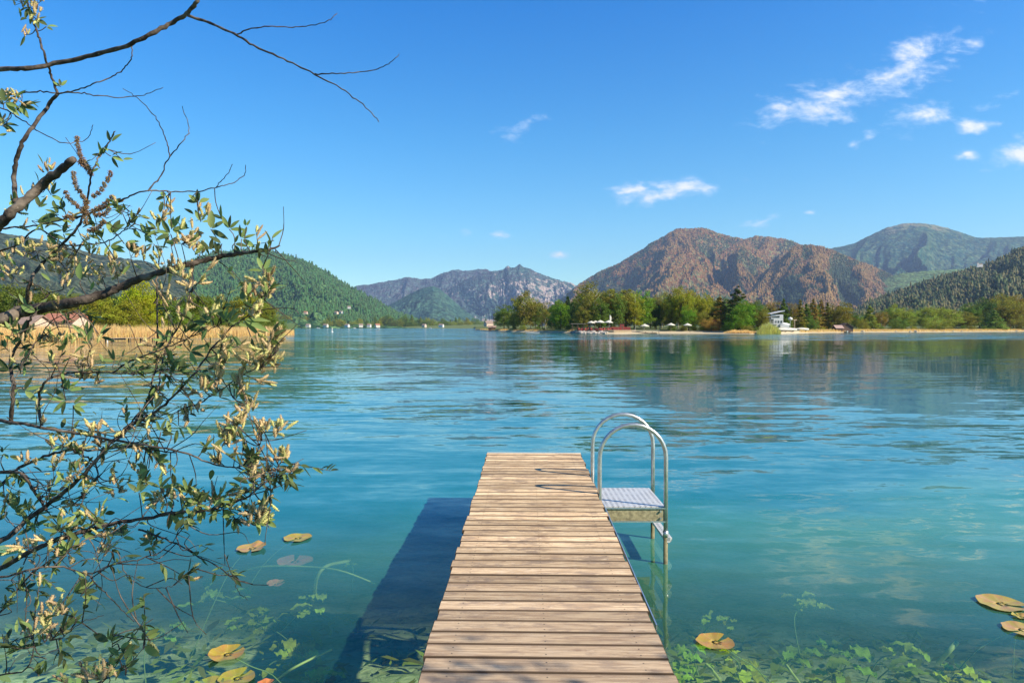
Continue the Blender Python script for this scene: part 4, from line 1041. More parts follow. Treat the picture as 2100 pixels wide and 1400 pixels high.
def flag(px, ext, h, label, mat=m_cream):
    p, s = base_r(px, ext); e = empty('beach_flag', p); b = MB(); b.tube([(0,0,0),(0,0,h)], .05, 8); b.build('pole', m_white, e)
    V = []; F = []
    for k in range(9):
        t = k/8; V += [(.05,0,h-.1-2.6*t),(.05+.75*math.sin(min(1,t*1.6+.25)*math.pi*.55)*(1-.4*t),.12*math.sin(t*5),h-.1-2.6*t-.15)]
    for k in range(8): F.append([k*2,k*2+1,k*2+3,k*2+2])
    mk('cloth', V, F, mat, e, True); tag(e, label, 'flag')
flag(1250.5, 9, 6.2, 'tall pale beach flag above the white parasols')
# small bathing platform with people-height screens at the white stemmed birches
p, s = base_r(1323, 1.5); e = empty('sun_terrace', p)
b = MB(); b.bbox((0,0,.62),(10.5,2.6,.12),.02); b.build('plank_deck', simple('grey_planks', (.42,.41,.40), .8), e)
for x in (-5,-2.5,0,2.5,5): b = MB(); b.box((x,-1.1,.2),(.14,.14,.9)); b.build('post', m_brownw, e)
b = MB(); b.box((0,-1.2,1.15),(10.4,.05,.06)); [b.box((-5.1+k*.85,-1.2,.9),(.05,.045,.5)) for k in range(13)]; b.build('railing', m_cream, e)
tag(e, 'low grey terrace at the water under the flat wide parasol', 'terrace')
# rocks
def rock(x, y, z, r, mat, name='shore_rock', seed=0):
    g = np.random.default_rng(seed); V = []; F = []; nu, nv = 7, 10
    for i in range(nu):
        th = math.pi*i/(nu-1)
        for j in range(nv):
            ph = 2*math.pi*j/nv; q = r*(1+.28*math.sin(3*ph+seed)*math.sin(th*2+seed)+.16*g.normal()*(0 < i < nu-1))
            V.append((q*1.25*math.sin(th)*math.cos(ph), q*math.sin(th)*math.sin(ph), q*.68*math.cos(th)))
    for i in range(nu-1):
        for j in range(nv): F.append([i*nv+j, (i+1)*nv+j, (i+1)*nv+(j+1)%nv, i*nv+(j+1)%nv])
    o = mk(name, V, F, mat); o.location = (x, y, z); return o
for k in range(64):
    px = 1172+k*1.15+gg.uniform(-.8,.8); ext = gg.uniform(-.6, 5)*min(1, (1250-px)/30+.4); p, s = base_r(px, ext)
    o = rock(p.x, p.y, max(0,ground_r(ext))+.15, gg.uniform(.3,.65), m_stone, seed=k); tag(o, 'pale boulder of the stone bank below the cafe', 'rock', 'boulders below the cafe')
for k in range(16):
    px = 1745+k*23+gg.uniform(-8,8); p, s = base_r(px, gg.uniform(0, 4)); o = rock(p.x, p.y, .4, gg.uniform(.3,.7), m_stone, seed=100+k); tag(o, 'pale stone lying on the open right bank', 'rock', 'stones on the right bank')
# bathing raft and buoy
p = on(1092, 683.2); e = empty('bathing_raft', p); e.rotation_euler = (0,0,.05)
b = MB(); b.bbox((0,0,.28),(5.6,2.6,.16),.03); b.build('deck', m_white, e)
for y in (-.9,.9): b = MB(); b.tube([(-2.6,y,.02),(2.6,y,.02)], .28, 10); b.build('float', m_white, e, True)
tag(e, 'low white bathing raft floating before the sandy shore', 'raft')
p = on(681, 681.0); e = empty('channel_buoy', p)
b = MB(); b.lathe((0,0,0), [(0,-.3),(.55,-.2),(.6,.25),(.5,.4),(.16,.5),(.13,1.3),(0,1.32)], 14); b.build('body', m_white, e, True)
b = MB(); b.lathe((0,0,1.3), [(0,0),(.32,.05),(.32,.5),(0,.75)], 12); b.build('top_mark', m_white, e, True)
tag(e, 'small white marker buoy alone on the open water', 'buoy')
# white house
p, s = base_r(1584, 24); e = empty('white_house', p); e.rotation_euler = (0,0,R(-4))
b = MB(); b.box((.9,0,3.0),(4.6,6,6.0)); b.box((-2.4,0,2.3),(2.0,5.4,4.6)); b.build('wall', m_white, e)
def slab(name, x0, x1, z0, z1, y, th, mat):
    V = [(x0,-y,z0),(x1,-y,z1),(x1,y,z1),(x0,y,z0),(x0,-y,z0+th),(x1,-y,z1+th),(x1,y,z1+th),(x0,y,z0+th)]
    return mk(name, V, [[0,3,2,1],[4,5,6,7],[0,1,5,4],[1,2,6,5],[2,3,7,6],[3,0,4,7]], mat, e)
m_roofw = simple('pale_roof', (.56,.54,.53), .6, .1)
slab('roof', -1.9, 3.6, 6.05, 7.3, 3.6, .28, m_roofw); slab('roof', -4.0, 2.0, 4.75, 5.6, 3.3, .22, m_roofw)
for x, z, w_, h_ in ((.2,5.2,3.2,.8),(-2.6,3.6,1.3,1.4),(-.9,3.4,.9,1.7),(1.4,3.2,.6,.9),(2.5,3.2,.6,.9),(.4,3.2,.6,.9)):
    b = MB(); b.box((x,-3.02 if x > -1.2 else -2.98,z),(w_,.12,h_)); wd = b.build('window', m_dark, e)
b = MB(); b.box((-1.6,-3.6,2.35),(5.2,1.2,.16)); [b.box((-4.1+k*.4,-4.15,2.9),(.05,.05,.95)) for k in range(13)]; b.box((-1.6,-4.15,3.4),(5.2,.07,.07)); b.build('balcony', m_white, e)
b = MB(); b.box((3.4,-2.6,1.0),(3.4,3.4,2.0)); b.build('annex', m_white, e)
tag(e, 'white two storey house with slanting flat roofs behind the green reed clump', 'house')
p, s = base_r(1606, 16); e = empty('canopy_tent', p)
b = MB()
for x in (-1.8,1.8):
    for y in (-1.2,1.2): b.tube([(x,y,0),(x,y,2.3)], .05, 6)
b.build('pole', m_white, e); b = MB(); b.lathe((0,0,2.2), [(2.6,0),(2.6,.25),(1.4,.75),(0,.95)], 10); b.build('canopy', m_white, e, True); tag(e, 'white rounded canopy tent right beside the white house', 'tent')
p, s = base_r(1620.5, 16); e = empty('white_sail', p); b = MB(); b.tube([(0,0,0),(0,0,4.2)], .08, 8); b.build('pole', m_white, e); b = MB(); b.lathe((0,0,4.6), [(0,-.8),(.7,-.5),(.95,0),(.7,.5),(0,.8)], 12); b.build('globe', m_white, e, True); tag(e, 'white globe on a post right of the canopy tent', 'ball sign')
e.name = 'globe_post'
p, s = base_r(1629.5, 8); e = empty('wooden_post', p); b = MB(); b.tube([(0,0,0),(0,0,4.4)], .16, 8); b.build('shaft', m_timber, e); b = MB(); b.box((.2,0,4.5),(1.3,.3,.35)); b.build('head', m_timber, e); tag(e, 'pale wooden post standing by the covered boats', 'post')
def covered_boat(px, ext, L, label, rz=0.0):
    p, s = base_r(px, ext); e = empty('covered_boat', p, rz)
    V = []; F = []; nu = 12
    for i in range(nu+1):
        t = i/nu*2-1; wv = .95*(1-abs(t)**2.6)+.03
        for q, (yy, zz) in enumerate(((-wv,.45),(-wv*1.02,.7),(0,1.35-.35*t*t),(wv*1.02,.7),(wv,.45),(0,.05+.35*t*t))): V.append((t*L/2, yy, zz))
    for i in range(nu):
        for q in range(6): F.append([i*6+q, i*6+(q+1)%6, (i+1)*6+(q+1)%6, (i+1)*6+q])
    mk('hull', V, F, m_cream, e, True); b = MB(); b.box((-L*.25,0,.1),(.1,1.5,.35)); b.box((L*.25,0,.1),(.1,1.5,.35)); b.build('trestle', m_brownw, e)
    b = MB(); b.tube([(-L*.46,0,1.08),(0,0,1.42),(L*.46,0,1.08)], .07, 6); b.build('cover_ridge', m_cream, e); tag(e, label, 'boat', 'covered boats ashore')
covered_boat(1603, 9, 6.5, 'left of the cream covered boats lying ashore below the canopy tent')
covered_boat(1617, 8, 7.0, 'longest cream covered boat ashore between tent and wooden post', .08)
covered_boat(1645, 9, 5.5, 'cream covered boat lying alone right of the wooden post', -.15)
# boathouses
def gable(name, p, L, W, H, RH, rz, wall, roof, label, door=None):
    e = empty(name, p, rz)
    b = MB(); b.box((0,0,H/2-.2),(L,W,H+.4)); b.build('wall', wall, e)
    o_ = .45; V = [(-L/2-o_,-W/2-o_,H-.25),(L/2+o_,-W/2-o_,H-.25),(L/2+o_,0,H+RH),(-L/2-o_,0,H+RH),(-L/2-o_,W/2+o_,H-.25),(L/2+o_,W/2+o_,H-.25)]
    V += [(x,y,z+.16) for x,y,z in V]
    mk('roof', V, [[0,1,2,3],[3,2,5,4],[6,9,8,7],[9,10,11,8],[0,6,7,1],[4,5,11,10],[1,7,8,2],[2,8,11,5],[0,3,9,6],[3,4,10,9]], roof, e)
    [mk('gable', [(sx*L/2,-W/2,H),(sx*L/2,W/2,H),(sx*L/2,0,H+RH-.1)], [[0,1,2]], wall, e) for sx in (-1, 1)]
    if door:
        b = MB(); b.box((door[0],-W/2-.03,door[2]/2),(door[1],.08,door[2])); b.build('door', m_brownw, e)
    tag(e, label, 'boathouse'); return e
p, s = base_r(1732, 5); gable('boathouse', p, 4.0, 6.0, 1.7, 1.9, R(90), m_brownw, m_brownw, 'low dark brown boathouse with a gable at the water right of the larches')
p, s = base_r(1718, 6); gable('shed', p, 3.4, 2.6, 1.4, 1.1, R(10), m_brownw, simple('pink_grey_roof', (.36,.24,.20), .8), 'small shed with a pinkish roof left of the brown boathouse')
p, s = base_r(1736, -.5); e = empty('rowing_boat', (p.x, p.y, .02), R(70))
V = []; F = []
for i in range(11):
    t = i/10*2-1; wv = .8*(1-abs(t)**2.4)+.02; zt = .55+.2*t*t
    V += [(t*2.3,-wv,zt),(t*2.2,-wv*.6,-.1),(t*2.2,wv*.6,-.1),(t*2.3,wv,zt)]
for i in range(10):
    for q in range(3): F.append([i*4+q,i*4+q+1,i*4+q+5,i*4+q+4])
mk('hull', V, F, m_white, e, True); b = MB(); b.box((0,0,.38),(.3,1.3,.05)); b.box((-1,0,.38),(.3,1.1,.05)); b.build('bench', m_timber, e); tag(e, 'white rowing boat moored before the brown boathouse', 'boat')
p, s = base_r(1009, 8); gable('shore_hut', p, 4.2, 2.6, 1.6, .9, 0, m_brownw, m_gtile, 'small dark hut on the tip of the wooded shore', (0,1.4,2.0))
def base_l(px, ext):
    Y = LY(px, ext); return Vector((azim(px)*Y, Y, ground_l(ext)-.05)), Y/1400
p, s = base_l(48, 14); gable('boathouse', p, 7.0, 5.0, 2.5, 1.4, R(-6), m_plaster, m_gtile, 'boathouse with a greyish roof at the far left of the left shore', (-2.2,2.0,1.9))
p, s = base_l(135, 13); gable('boathouse', p, 6.2, 4.6, 3.1, 1.3, R(-4), m_plaster, m_tile, 'boathouse with a bright red brown tiled roof among the reeds', (1.9,1.2,2.1))
# little jetty on the left shore
pa, pb = on(214, 699.5), on(318, 698.0); mid = (pa+pb)/2; e = empty('small_jetty', (mid.x, mid.y, 0), math.atan2(pb.y-pa.y, pb.x-pa.x)); L = (pb-pa).length
b = MB(); b.bbox((0,0,.50),(L,1.1,.09),.02); b.build('plank_deck', simple('grey_brown_deck', (.30,.23,.17), .85), e)
for k, x in enumerate((-.46,-.34,-.02,.22,.47)):
    for y in (-.4,.4): b = MB(); b.tube([(x*L,y,-1.2),(x*L,y,.48)], .10, 8); b.build('pile', m_white if k == 0 and y < 0 else m_beam, e, True)
b = MB(); b.box((-.25*L,.1,.3),(L*.3,.7,.28)); b.build('cross_beam', m_beam, e)
tag(e, 'small grey jetty on dark piles in front of the left reed bed', 'jetty')
# far shore village
hs = [(632,656),(668,663),(690,641),(700,640),(676,643),(712,663),(740,661),(757,664),(774,662),(870,661),(905,664),(1002,655),(627,641),(716,630)]
for k, (px, py) in enumerate(hs):
    on_hill = py < 650; Y = 1606+gg.uniform(0,30) if not on_hill else gg.uniform(1950, 2150)
    if px == 1002: Y = 900
    ps = at(px, py, Y); L, W = gg.uniform(8,11), gg.uniform(7,9); gz = ps.z-4.0 if on_hill else 2.6
    e = gable('village_house', (ps.x, Y, gz), L, W, 5.0, 3.0, gg.uniform(-.6,.6), gg.choice([m_white,m_plaster,m_cream]), gg.choice([m_gtile,m_tile,m_gtile]), '')
    lab = {1002:'tiny white house showing between the trees left of the wooded tip'}.get(px, 'small house of the village on the slope above the far shore' if on_hill else 'small house of the village among the trees on the far shore')
    tag(e, lab, 'house', None if px == 1002 else ('village houses on the slope' if on_hill else 'village houses on the far shore'))
def far_boat(px, L, k):
    p = on(px, 673.6); e = empty('moored_boat', (p.x, p.y, .0), gg.uniform(-.4,.4))
    V = []; F = []
    for i in range(9):
        t = i/8*2-1; wv = L*.15*(1-abs(t)**2.6)+.02; V += [(t*L/2,-wv,1.1),(t*L*.46,-wv*.5,-.2),(t*L*.46,wv*.5,-.2),(t*L/2,wv,1.1)]
    for i in range(8):
        for q in range(3): F.append([i*4+q,i*4+q+1,i*4+q+5,i*4+q+4])
        F.append([i*4+3,i*4,i*4+4,i*4+7])
    mk('hull', V, F, m_white, e); b = MB(); b.box((-.1*L,0,1.6),(L*.35,L*.18,1.1)); b.build('cabin', m_white, e); tag(e, 'tiny white boat moored along the far shore', 'boat', 'moored boats at the far shore')
for k, px in enumerate((652,727,775,883)): far_boat(px, gg.uniform(5,8), k)
# white building on the right hill
i0 = np.argmin(np.abs(rx_[179]/ry_[179]-azim(2008)))
p = Vector((rx_[150,i0], ry_[150,i0], 0)); pp = at(2007, 546, 1780)
e = empty('hill_castle', (pp.x, 1780, pp.z-3)); e.scale = (.5,.5,.5); b = MB(); b.box((-6,0,11),(7,8,22)); b.box((8,0,9),(22,9,13)); b.build('wall', m_white, e)
V = [(-10,-4.5,22),(-2,-4.5,22),(-2,4.5,22),(-10,4.5,22),(-6,0,26)]; mk('tower_roof', V, [[0,1,4],[1,2,4],[2,3,4],[3,0,4],[3,2,1,0]], m_gtile, e)
V = [(-3,-5,15.5),(19.5,-5,15.5),(19.5,5,15.5),(-3,5,15.5),(-3,0,19),(19.5,0,19)]; mk('roof', V, [[0,1,5,4],[2,3,4,5],[0,4,3],[1,2,5],[3,2,1,0]], m_gtile, e)
for x in (0,4,8,12,16): b = MB(); b.box((x,-4.53,11),(1.2,.08,2)); b.build('window', m_dark, e)
tag(e, 'white building with a tower on the edge of the wooded right hill', 'building')

# ------------------------------------------------------------------ the willow at the left
def bark_mat():
    m, w = mat_new('willow_bark'); tc = w.n('ShaderNodeTexCoord').outputs['Object']
    n = w.noise(tc, 28, 6, .7, .4).outputs[0]; n2 = w.noise(tc, 7, 3, .6).outputs[0]
    sp = w.n('ShaderNodeTexVoronoi', {'Vector': tc, 'Scale': 60.0}).outputs['Distance']
    c = w.mix(w.ramp(n, .35, .65), (.026,.020,.017), (.105,.082,.066)); c = w.mix(w.m('MULTIPLY', w.ramp(n2, .5, .7), .5), c, (.23,.19,.15))
    c = w.mix(w.m('MULTIPLY', w.ramp(sp, .16, .08), .5), c, (.36,.31,.25))
    h = w.m('ADD', n, w.m('MULTIPLY', sp, .6))
    finish(w, pbr(w, c, .85, w.n('ShaderNodeBump', {'Strength': .9, 'Distance': .004, 'Height': h}).outputs[0], spec=.2)); return m
m_wbark = bark_mat()
m_wleaf = foliage_mat('willow_leaf', (.115,.160,.060), .6, .40, .5, alt=(.21,.26,.08))
m_catkin = foliage_mat('willow_catkin', (.70,.55,.29), .42, .35, .8, alt=(.58,.52,.22))
m_dry = foliage_mat('dry_catkin', (.30,.19,.10), .35, .2, .9)
wil = empty('willow_tree', (-3.9, 1.5, .3)); tag(wil, 'willow leaning in from the left with pale fluffy catkins and dark leaves', 'tree')
WO = Vector(wil.location)
BR_ = []   # name, points [(px,py)], depth0, depth1, r0 px, r1 px, leafy, catkins
def B(pts, d0, d1, r0, r1, leaf=0.0, cat=0.0, sub=None): BR_.append((pts, d0, d1, r0, r1, leaf, cat, sub))
B([(-260,150),(-90,148),(0,142),(50,141),(110,131),(190,113),(260,94),(310,70),(350,48),(383,28),(402,5),(412,-15)],2.9,2.5,6.5,5)
B([(386,32),(430,47),(480,70),(530,98),(590,125),(645,152),(700,182),(745,215),(778,250)],2.5,2.2,4,1.1,sub=0)
B([(487,71),(510,60),(550,55),(600,57),(640,52),(670,44),(690,30)],2.4,2.3,2,.9,sub=1)
B([(645,152),(690,150),(740,148),(780,140),(805,125),(819,111)],2.3,2.1,1.8,.8,sub=1)
B([(272,90),(269,118),(255,140),(225,160),(185,175),(150,187),(120,192)],2.6,2.8,1.3,1.8,sub=0)
B([(-330,640),(-160,560),(-40,487),(0,458),(30,430),(80,385),(120,352),(152,326)],2.7,2.55,17,9.5)
B([(32,414),(29,370),(33,330),(50,285),(75,250),(100,215),(118,192)],2.62,2.8,6,4.2,sub=5)
B([(118,192),(105,155),(93,120),(82,80),(70,50),(60,20),(52,-15)],2.8,2.75,3.4,2.2,sub=6)
B([(118,192),(160,190),(200,196),(260,200),(300,193),(333,180)],2.8,2.9,2,.8,sub=6)
B([(118,192),(90,188),(45,191),(0,195),(-60,190)],2.8,3.0,1.6,2.2,sub=6)
B([(-60,200),(0,220),(40,242),(80,270),(130,293),(155,291),(180,283),(191,257)],2.9,2.7,2,.8)
B([(150,448),(190,436),(225,422),(262,405),(305,391),(350,393),(400,393),(440,385),(470,378),(500,360),(504,338)],2.5,2.3,3,.8,sub=None)
B([(305,391),(330,360),(348,322),(375,290),(388,262),(373,218)],2.45,2.5,2.2,.8,sub=11)
B([(349,322),(340,285),(325,250),(300,218),(278,198),(252,181)],2.45,2.55,1.6,.8,sub=12)
B([(443,384),(463,362),(477,338)],2.35,2.3,1.2,.8,sub=11)
B([(-340,760),(-160,700),(0,656),(40,641),(90,631),(150,620),(210,603),(260,582),(310,564),(370,546),(430,531),(480,522),(520,516),(550,512),(572,503)],2.7,2.25,21,2.2,.15,.1)
B([(52,636),(62,580),(80,548),(110,520),(140,488),(165,455),(175,425),(182,390),(190,350),(205,320),(225,290),(235,270)],2.6,2.4,5,1.4,.3,0,sub=15)
B([(-60,480),(0,469),(60,464),(110,455),(165,437),(215,425)],2.8,2.5,3,1.2,.7,.2)
B([(-40,520),(30,505),(75,470),(130,500),(180,502),(220,495),(250,475),(265,455),(262,435),(253,420)],2.7,2.4,2.6,1,.7,.1)
B([(84,872),(80,835),(84,800),(98,778),(140,766),(190,763),(240,765),(290,767),(340,758),(385,750)],2.4,2.2,4,1,.25,.2)
B([(232,763),(270,740),(320,720),(370,700),(420,680),(458,660)],2.3,2.1,2.4,1,.35,.4,sub=19)
B([(-330,1230),(-120,1160),(0,1108),(60,1062),(120,1018),(172,972),(218,918),(262,878),(320,842),(368,800),(402,760),(440,708),(480,668),(502,650)],2.5,2.0,8.5,1.1,.25,.2)
B([(365,842),(405,827),(440,808),(500,768),(535,748),(566,722)],2.2,2.0,2.4,1,.1,.5,sub=21)
B([(-300,1260),(-100,1215),(0,1165),(60,1130),(130,1102),(200,1080),(280,1065),(350,1052),(420,1046),(450,1040),(500,1022),(530,1000),(562,970),(580,942)],2.4,1.9,9,1,.75,.45)
B([(-260,840),(-80,852),(0,862),(50,870),(100,880),(170,890),(240,903),(310,915),(370,925),(420,945),(455,955),(490,957),(520,935),(537,903)],2.5,1.95,5.5,1,.4,.35)
B([(0,995),(40,960),(90,936),(150,922),(210,922),(262,914),(300,920),(360,930)],2.35,2.2,4.5,1.6,.4,.35)
B([(-120,970),(10,968),(45,972),(65,1000),(85,1030),(95,1045)],2.4,2.25,5,3,.3,.1)
B([(-200,1200),(0,1182),(60,1168),(120,1160),(180,1175),(240,1155),(300,1142),(350,1115),(380,1060)],2.1,1.9,3.5,1,.5,.2)
B([(178,1176),(205,1205),(235,1235),(262,1262),(284,1278),(297,1300)],1.95,1.85,1.8,.7,.05,0,sub=27)
B([(285,1085),(340,1105),(400,1135),(450,1163),(500,1193),(552,1200)],2.1,1.85,2.8,.9,.15,0,sub=23)
B([(466,1172),(482,1195),(490,1215),(507,1229)],1.95,1.85,1.1,.6,0,0,sub=29)
B([(242,1130),(262,1182),(300,1203),(340,1204),(365,1194),(412,1160)],2.0,1.9,1.4,.6,.05,0,sub=23)
B([(-100,1420),(0,1384),(50,1372),(70,1330),(65,1310)],1.9,1.85,2.4,1.2,.2,0)
B([(325,556),(322,600),(322,680),(320,740),(313,780),(298,830),(262,872),(225,910)],2.4,2.2,2.2,2.4,.2,.6)
B([(396,540),(392,600),(376,650),(345,705),(330,750),(322,800),(280,860),(240,905)],2.3,2.15,1.6,2.4,.2,.6)
B([(20,868),(28,800),(20,740),(40,700),(62,655),(74,640),(100,600)],2.5,2.5,5.5,2,.4,.4)
B([(40,760),(60,720),(90,680),(110,655),(160,635)],2.4,2.4,2,1,.3,.3)
B([(150,925),(190,945),(200,975),(175,1010),(150,1035)],2.3,2.2,2.6,1.5,.5,.3,sub=25)
B([(-60,1290),(0,1255),(60,1180),(150,1120),(210,1090)],2.1,2.1,3,1.6,.6,.2)
B([(100,1300),(120,1310),(160,1280),(210,1262)],1.85,1.85,1.4,.9,.3,0)
B([(490,1060),(505,1040),(520,990),(518,950)],1.95,1.95,1,.7,.2,.5,sub=23)
B([(505,655),(525,630),(540,600),(545,560),(538,545)],2.05,2.0,1.2,.8,.1,.4,sub=21)
B([(480,955),(520,990),(560,985),(600,975),(622,985)],1.95,1.9,1,.5,0,.1,sub=24)
B([(225,1400),(225,1360),(230,1320),(232,1290)],1.8,1.8,1.2,.7,.2,0)
B([(160,1460),(200,1405),(250,1370),(290,1335),(300,1310)],1.8,1.8,1.8,.7,.3,.1)

acc = {}; samples = []
def w2(p): return Vector(p)-WO
grw = random.Random(21)
for bi, (pts, d0, d1, r0, r1, leaf, cat, sub) in enumerate(BR_):
    n = len(pts); W = []
    L = [0]
    for k in range(1, n): L.append(L[-1]+math.dist(pts[k], pts[k-1]))
    for k, (a, b_) in enumerate(pts):
        t = L[k]/L[-1]; W.append(at(a, b_, d0+(d1-d0)*t+.05*math.sin(k*1.7+bi)*(0 < k < n-1)))
    C = catmull(W, 6); m = len(C)
    R_ = [.78*((r0+(r1-r0)*(k/(m-1))**.8)/1400*C[k].y)*(1+.10*math.sin(k*2.1+bi)+.06*grw.uniform(-1,1)) for k in range(m)]
    jit = [Vector((grw.gauss(0,1), grw.gauss(0,1), grw.gauss(0,1)))*.0016 for _ in C]
    Cj = [c+j for c, j in zip(C, jit)]
    acc[bi] = {'tube': MB(), 'LV': [], 'LF': [], 'LA': [], 'CV': [], 'CF': [], 'CA': [], 'DV': [], 'DF': [], 'DA': []}
    acc[bi]['tube'].tube([w2(c) for c in Cj], R_, 10 if r0 > 5 else 7)
    for k, c in enumerate(C): samples.append((c, bi, R_[k]))
SP = np.array([tuple(s[0]) for s in samples]); SB = [s[1] for s in samples]
# knots and buds where the branches fork
def add_leaf(a, base, direc, up, L, W, curl, v):
    d = direc.normalized(); s = d.cross(up); s = s.normalized() if s.length > 1e-4 else d.orthogonal().normalized(); nrm = s.cross(d)
    L *= .88; W *= .85; b0 = len(a['LV']); nu = 6
    for i in range(nu+1):
        t = i/nu; hw = W*.5*(math.sin(math.pi*min(1, t**.85*.98+.01))**.8)
        c = base+d*(L*t)+nrm*(-curl*L*t*t)
        for q in (-1, 0, 1): a['LV'].append(tuple(w2(c+s*(hw*q)+nrm*(abs(q)*hw*.35)))); a['LA'].append(v)
    for i in range(nu):
        for q in range(2): a['LF'].append([b0+i*3+q, b0+i*3+q+1, b0+(i+1)*3+q+1, b0+(i+1)*3+q])
def add_catkin(a, base, direc, L, r, key='C', spiky=False, dens=1.0):
    d = direc.normalized(); u = d.orthogonal().normalized(); w_ = d.cross(u); n = int(L/.0032*dens*(2.6 if spiky else 2.2)); v0 = grw.random()
    bend = Vector((grw.gauss(0,1), grw.gauss(0,1), grw.gauss(0,1)))*.12*L
    if not spiky:
        b0 = len(a[key+'V']); NR, NK = 6, 6
        for i in range(NR+1):
            t = i/NR; rr = r*.60*(math.sin(math.pi*min(1,.08+t*.86))**.6)*grw.uniform(.85,1.15); c = base+d*(L*t)+bend*t*t
            for q in range(NK): a[key+'V'].append(tuple(w2(c+(u*math.cos(q*1.047+i*.5)+w_*math.sin(q*1.047+i*.5))*rr*grw.uniform(.8,1.2)))); a[key+'A'].append(min(1,v0*.75+grw.uniform(0,.2)))
        for i in range(NR):
            for q in range(NK):
                p0 = b0+i*NK+q; p1 = b0+i*NK+(q+1)%NK; a[key+'F'].append((p0, p1, p1+NK)); a[key+'F'].append((p0, p1+NK, p0+NK))
    for k in range(n):
        t = (k+.5)/n; an = k*2.4+grw.uniform(-.4,.4); rr = r*(math.sin(math.pi*min(1,.12+t*.80))**.6)
        rd = u*math.cos(an)+w_*math.sin(an); c = base+d*(L*t)+bend*t*t
        if spiky: ax = (rd*1.0+d*.35).normalized(); l = rr*grw.uniform(.7,1.3); th = .0017; c0 = c
        else: ax = (rd*.8+d*.75).normalized(); l = rr*grw.uniform(.55,1.0); th = .0011; c0 = c+rd*rr*.42
        o1 = ax.orthogonal().normalized(); o2 = ax.cross(o1); b0 = len(a[key+'V'])
        P = [c0, c0+ax*l*.5+o1*th, c0+ax*l*.5+o2*th, c0+ax*l*.5-o1*th, c0+ax*l*.5-o2*th, c0+ax*l]
        for q in P: a[key+'V'].append(tuple(w2(q))); a[key+'A'].append(min(1, max(0, v0*.75+grw.random()*.25)))
        for q in range(4): a[key+'F'].append((b0, b0+1+q, b0+1+(q+1)%4)); a[key+'F'].append((b0+5, b0+1+(q+1)%4, b0+1+q))
def rv(s=1.0): return Vector((grw.gauss(0,s), grw.gauss(0,s), grw.gauss(0,s)))
UP = Vector((0,0,1))
# leaves and catkins growing along the branches on short side twigs
for bi, (pts, d0, d1, r0, r1, leaf, cat, sub) in enumerate(BR_):
    idx = [k for k in range(len(samples)) if SB[k] == bi]
    a = acc[bi]
    for q, k in enumerate(idx[2:]):
        c = samples[k][0]
        if c.x/c.y < -.86: continue
        t = q/max(1, len(idx)-3)
        if grw.random() < (leaf*.34)*(.5+.9*t):
            d = (rv(.7)+UP*.45+Vector((.5,0,0))).normalized(); l = grw.uniform(.04,.15); tip = c+d*l
            a['tube'].tube([w2(c), w2(c+d*l*.5+rv(.004)), w2(tip)], [.0018,.0014,.0009], 5)
            for j in range(grw.randint(5, 9)):
                f = grw.uniform(.25, 1); add_leaf(a, c+(tip-c)*f, d*.7+rv(.55), UP+rv(.5), grw.uniform(.028,.056), grw.uniform(.010,.019), grw.uniform(-.1,.35), grw.random())
            if grw.random() < .45: add_catkin(a, tip, d+UP*.3+rv(.2), grw.uniform(.02,.04), .006)
        if grw.random() < cat*.28:
            d = (rv(.8)+UP*.5).normalized(); l = grw.uniform(.02,.10); tip = c+d*l
            a['tube'].tube([w2(c), w2(tip)], [.0014,.0009], 5)
            for j in range(grw.randint(2, 5)): add_catkin(a, c+(tip-c)*grw.uniform(.3,1), d+rv(.5), grw.uniform(.022,.05), grw.uniform(.005,.008))
        if grw.random() < .12 and t > .2 and (leaf or cat):
            d = (rv(.8)+Vector((.4,0,.1))).normalized(); l = grw.uniform(.05,.20)
            a['tube'].tube(catmull([w2(c), w2(c+d*l*.5+rv(.012)), w2(c+d*l+rv(.015)+UP*.02)], 3), [.0016]*4+[.001]*3, 5)
for k in range(95):
    bi = grw.choice([21,23,23,24,25,25,26,27,27,34,36,37,23,38]); idx = [q for q in range(len(samples)) if SB[q] == bi]
    c = samples[grw.choice(idx)][0]
    if c.x/c.y < -.80: continue
    d = (rv(.6)+Vector((.7,0,grw.uniform(-.5,.5)))).normalized(); l = grw.uniform(.07,.26); sg = Vector((0,0,grw.uniform(-.25,.30)))*l
    P = [c, c+d*l*.35+rv(.012)+sg*.15, c+d*l*.7+rv(.018)+sg*.5, c+d*l+rv(.015)+sg]
    acc[bi]['tube'].tube([w2(q) for q in catmull(P, 4)], [.0019-.0013*i/12 for i in range(13)], 5)
    if grw.random() < .5:
        for j in range(grw.randint(2, 6)):
            f = grw.uniform(.3, 1); add_leaf(acc[bi], c+d*l*f+sg*f*f, d*.6+rv(.6), UP+rv(.5), grw.uniform(.022,.045), grw.uniform(.007,.014), grw.uniform(-.1,.3), grw.random())
def nearest(px, py, rad=9999):
    ray_ = np.array(ray(px, py)); P = SP/ SP[:,1:2]; Q = ray_/ray_[1]
    d = np.hypot(P[:,0]-Q[0], P[:,2]-CAM_H/SP[:,1]-(Q[2])) if False else np.hypot(P[:,0]-Q[0], (SP[:,2]-CAM_H)/SP[:,1]-Q[2])
    k = int(np.argmin(d)); return samples[k]
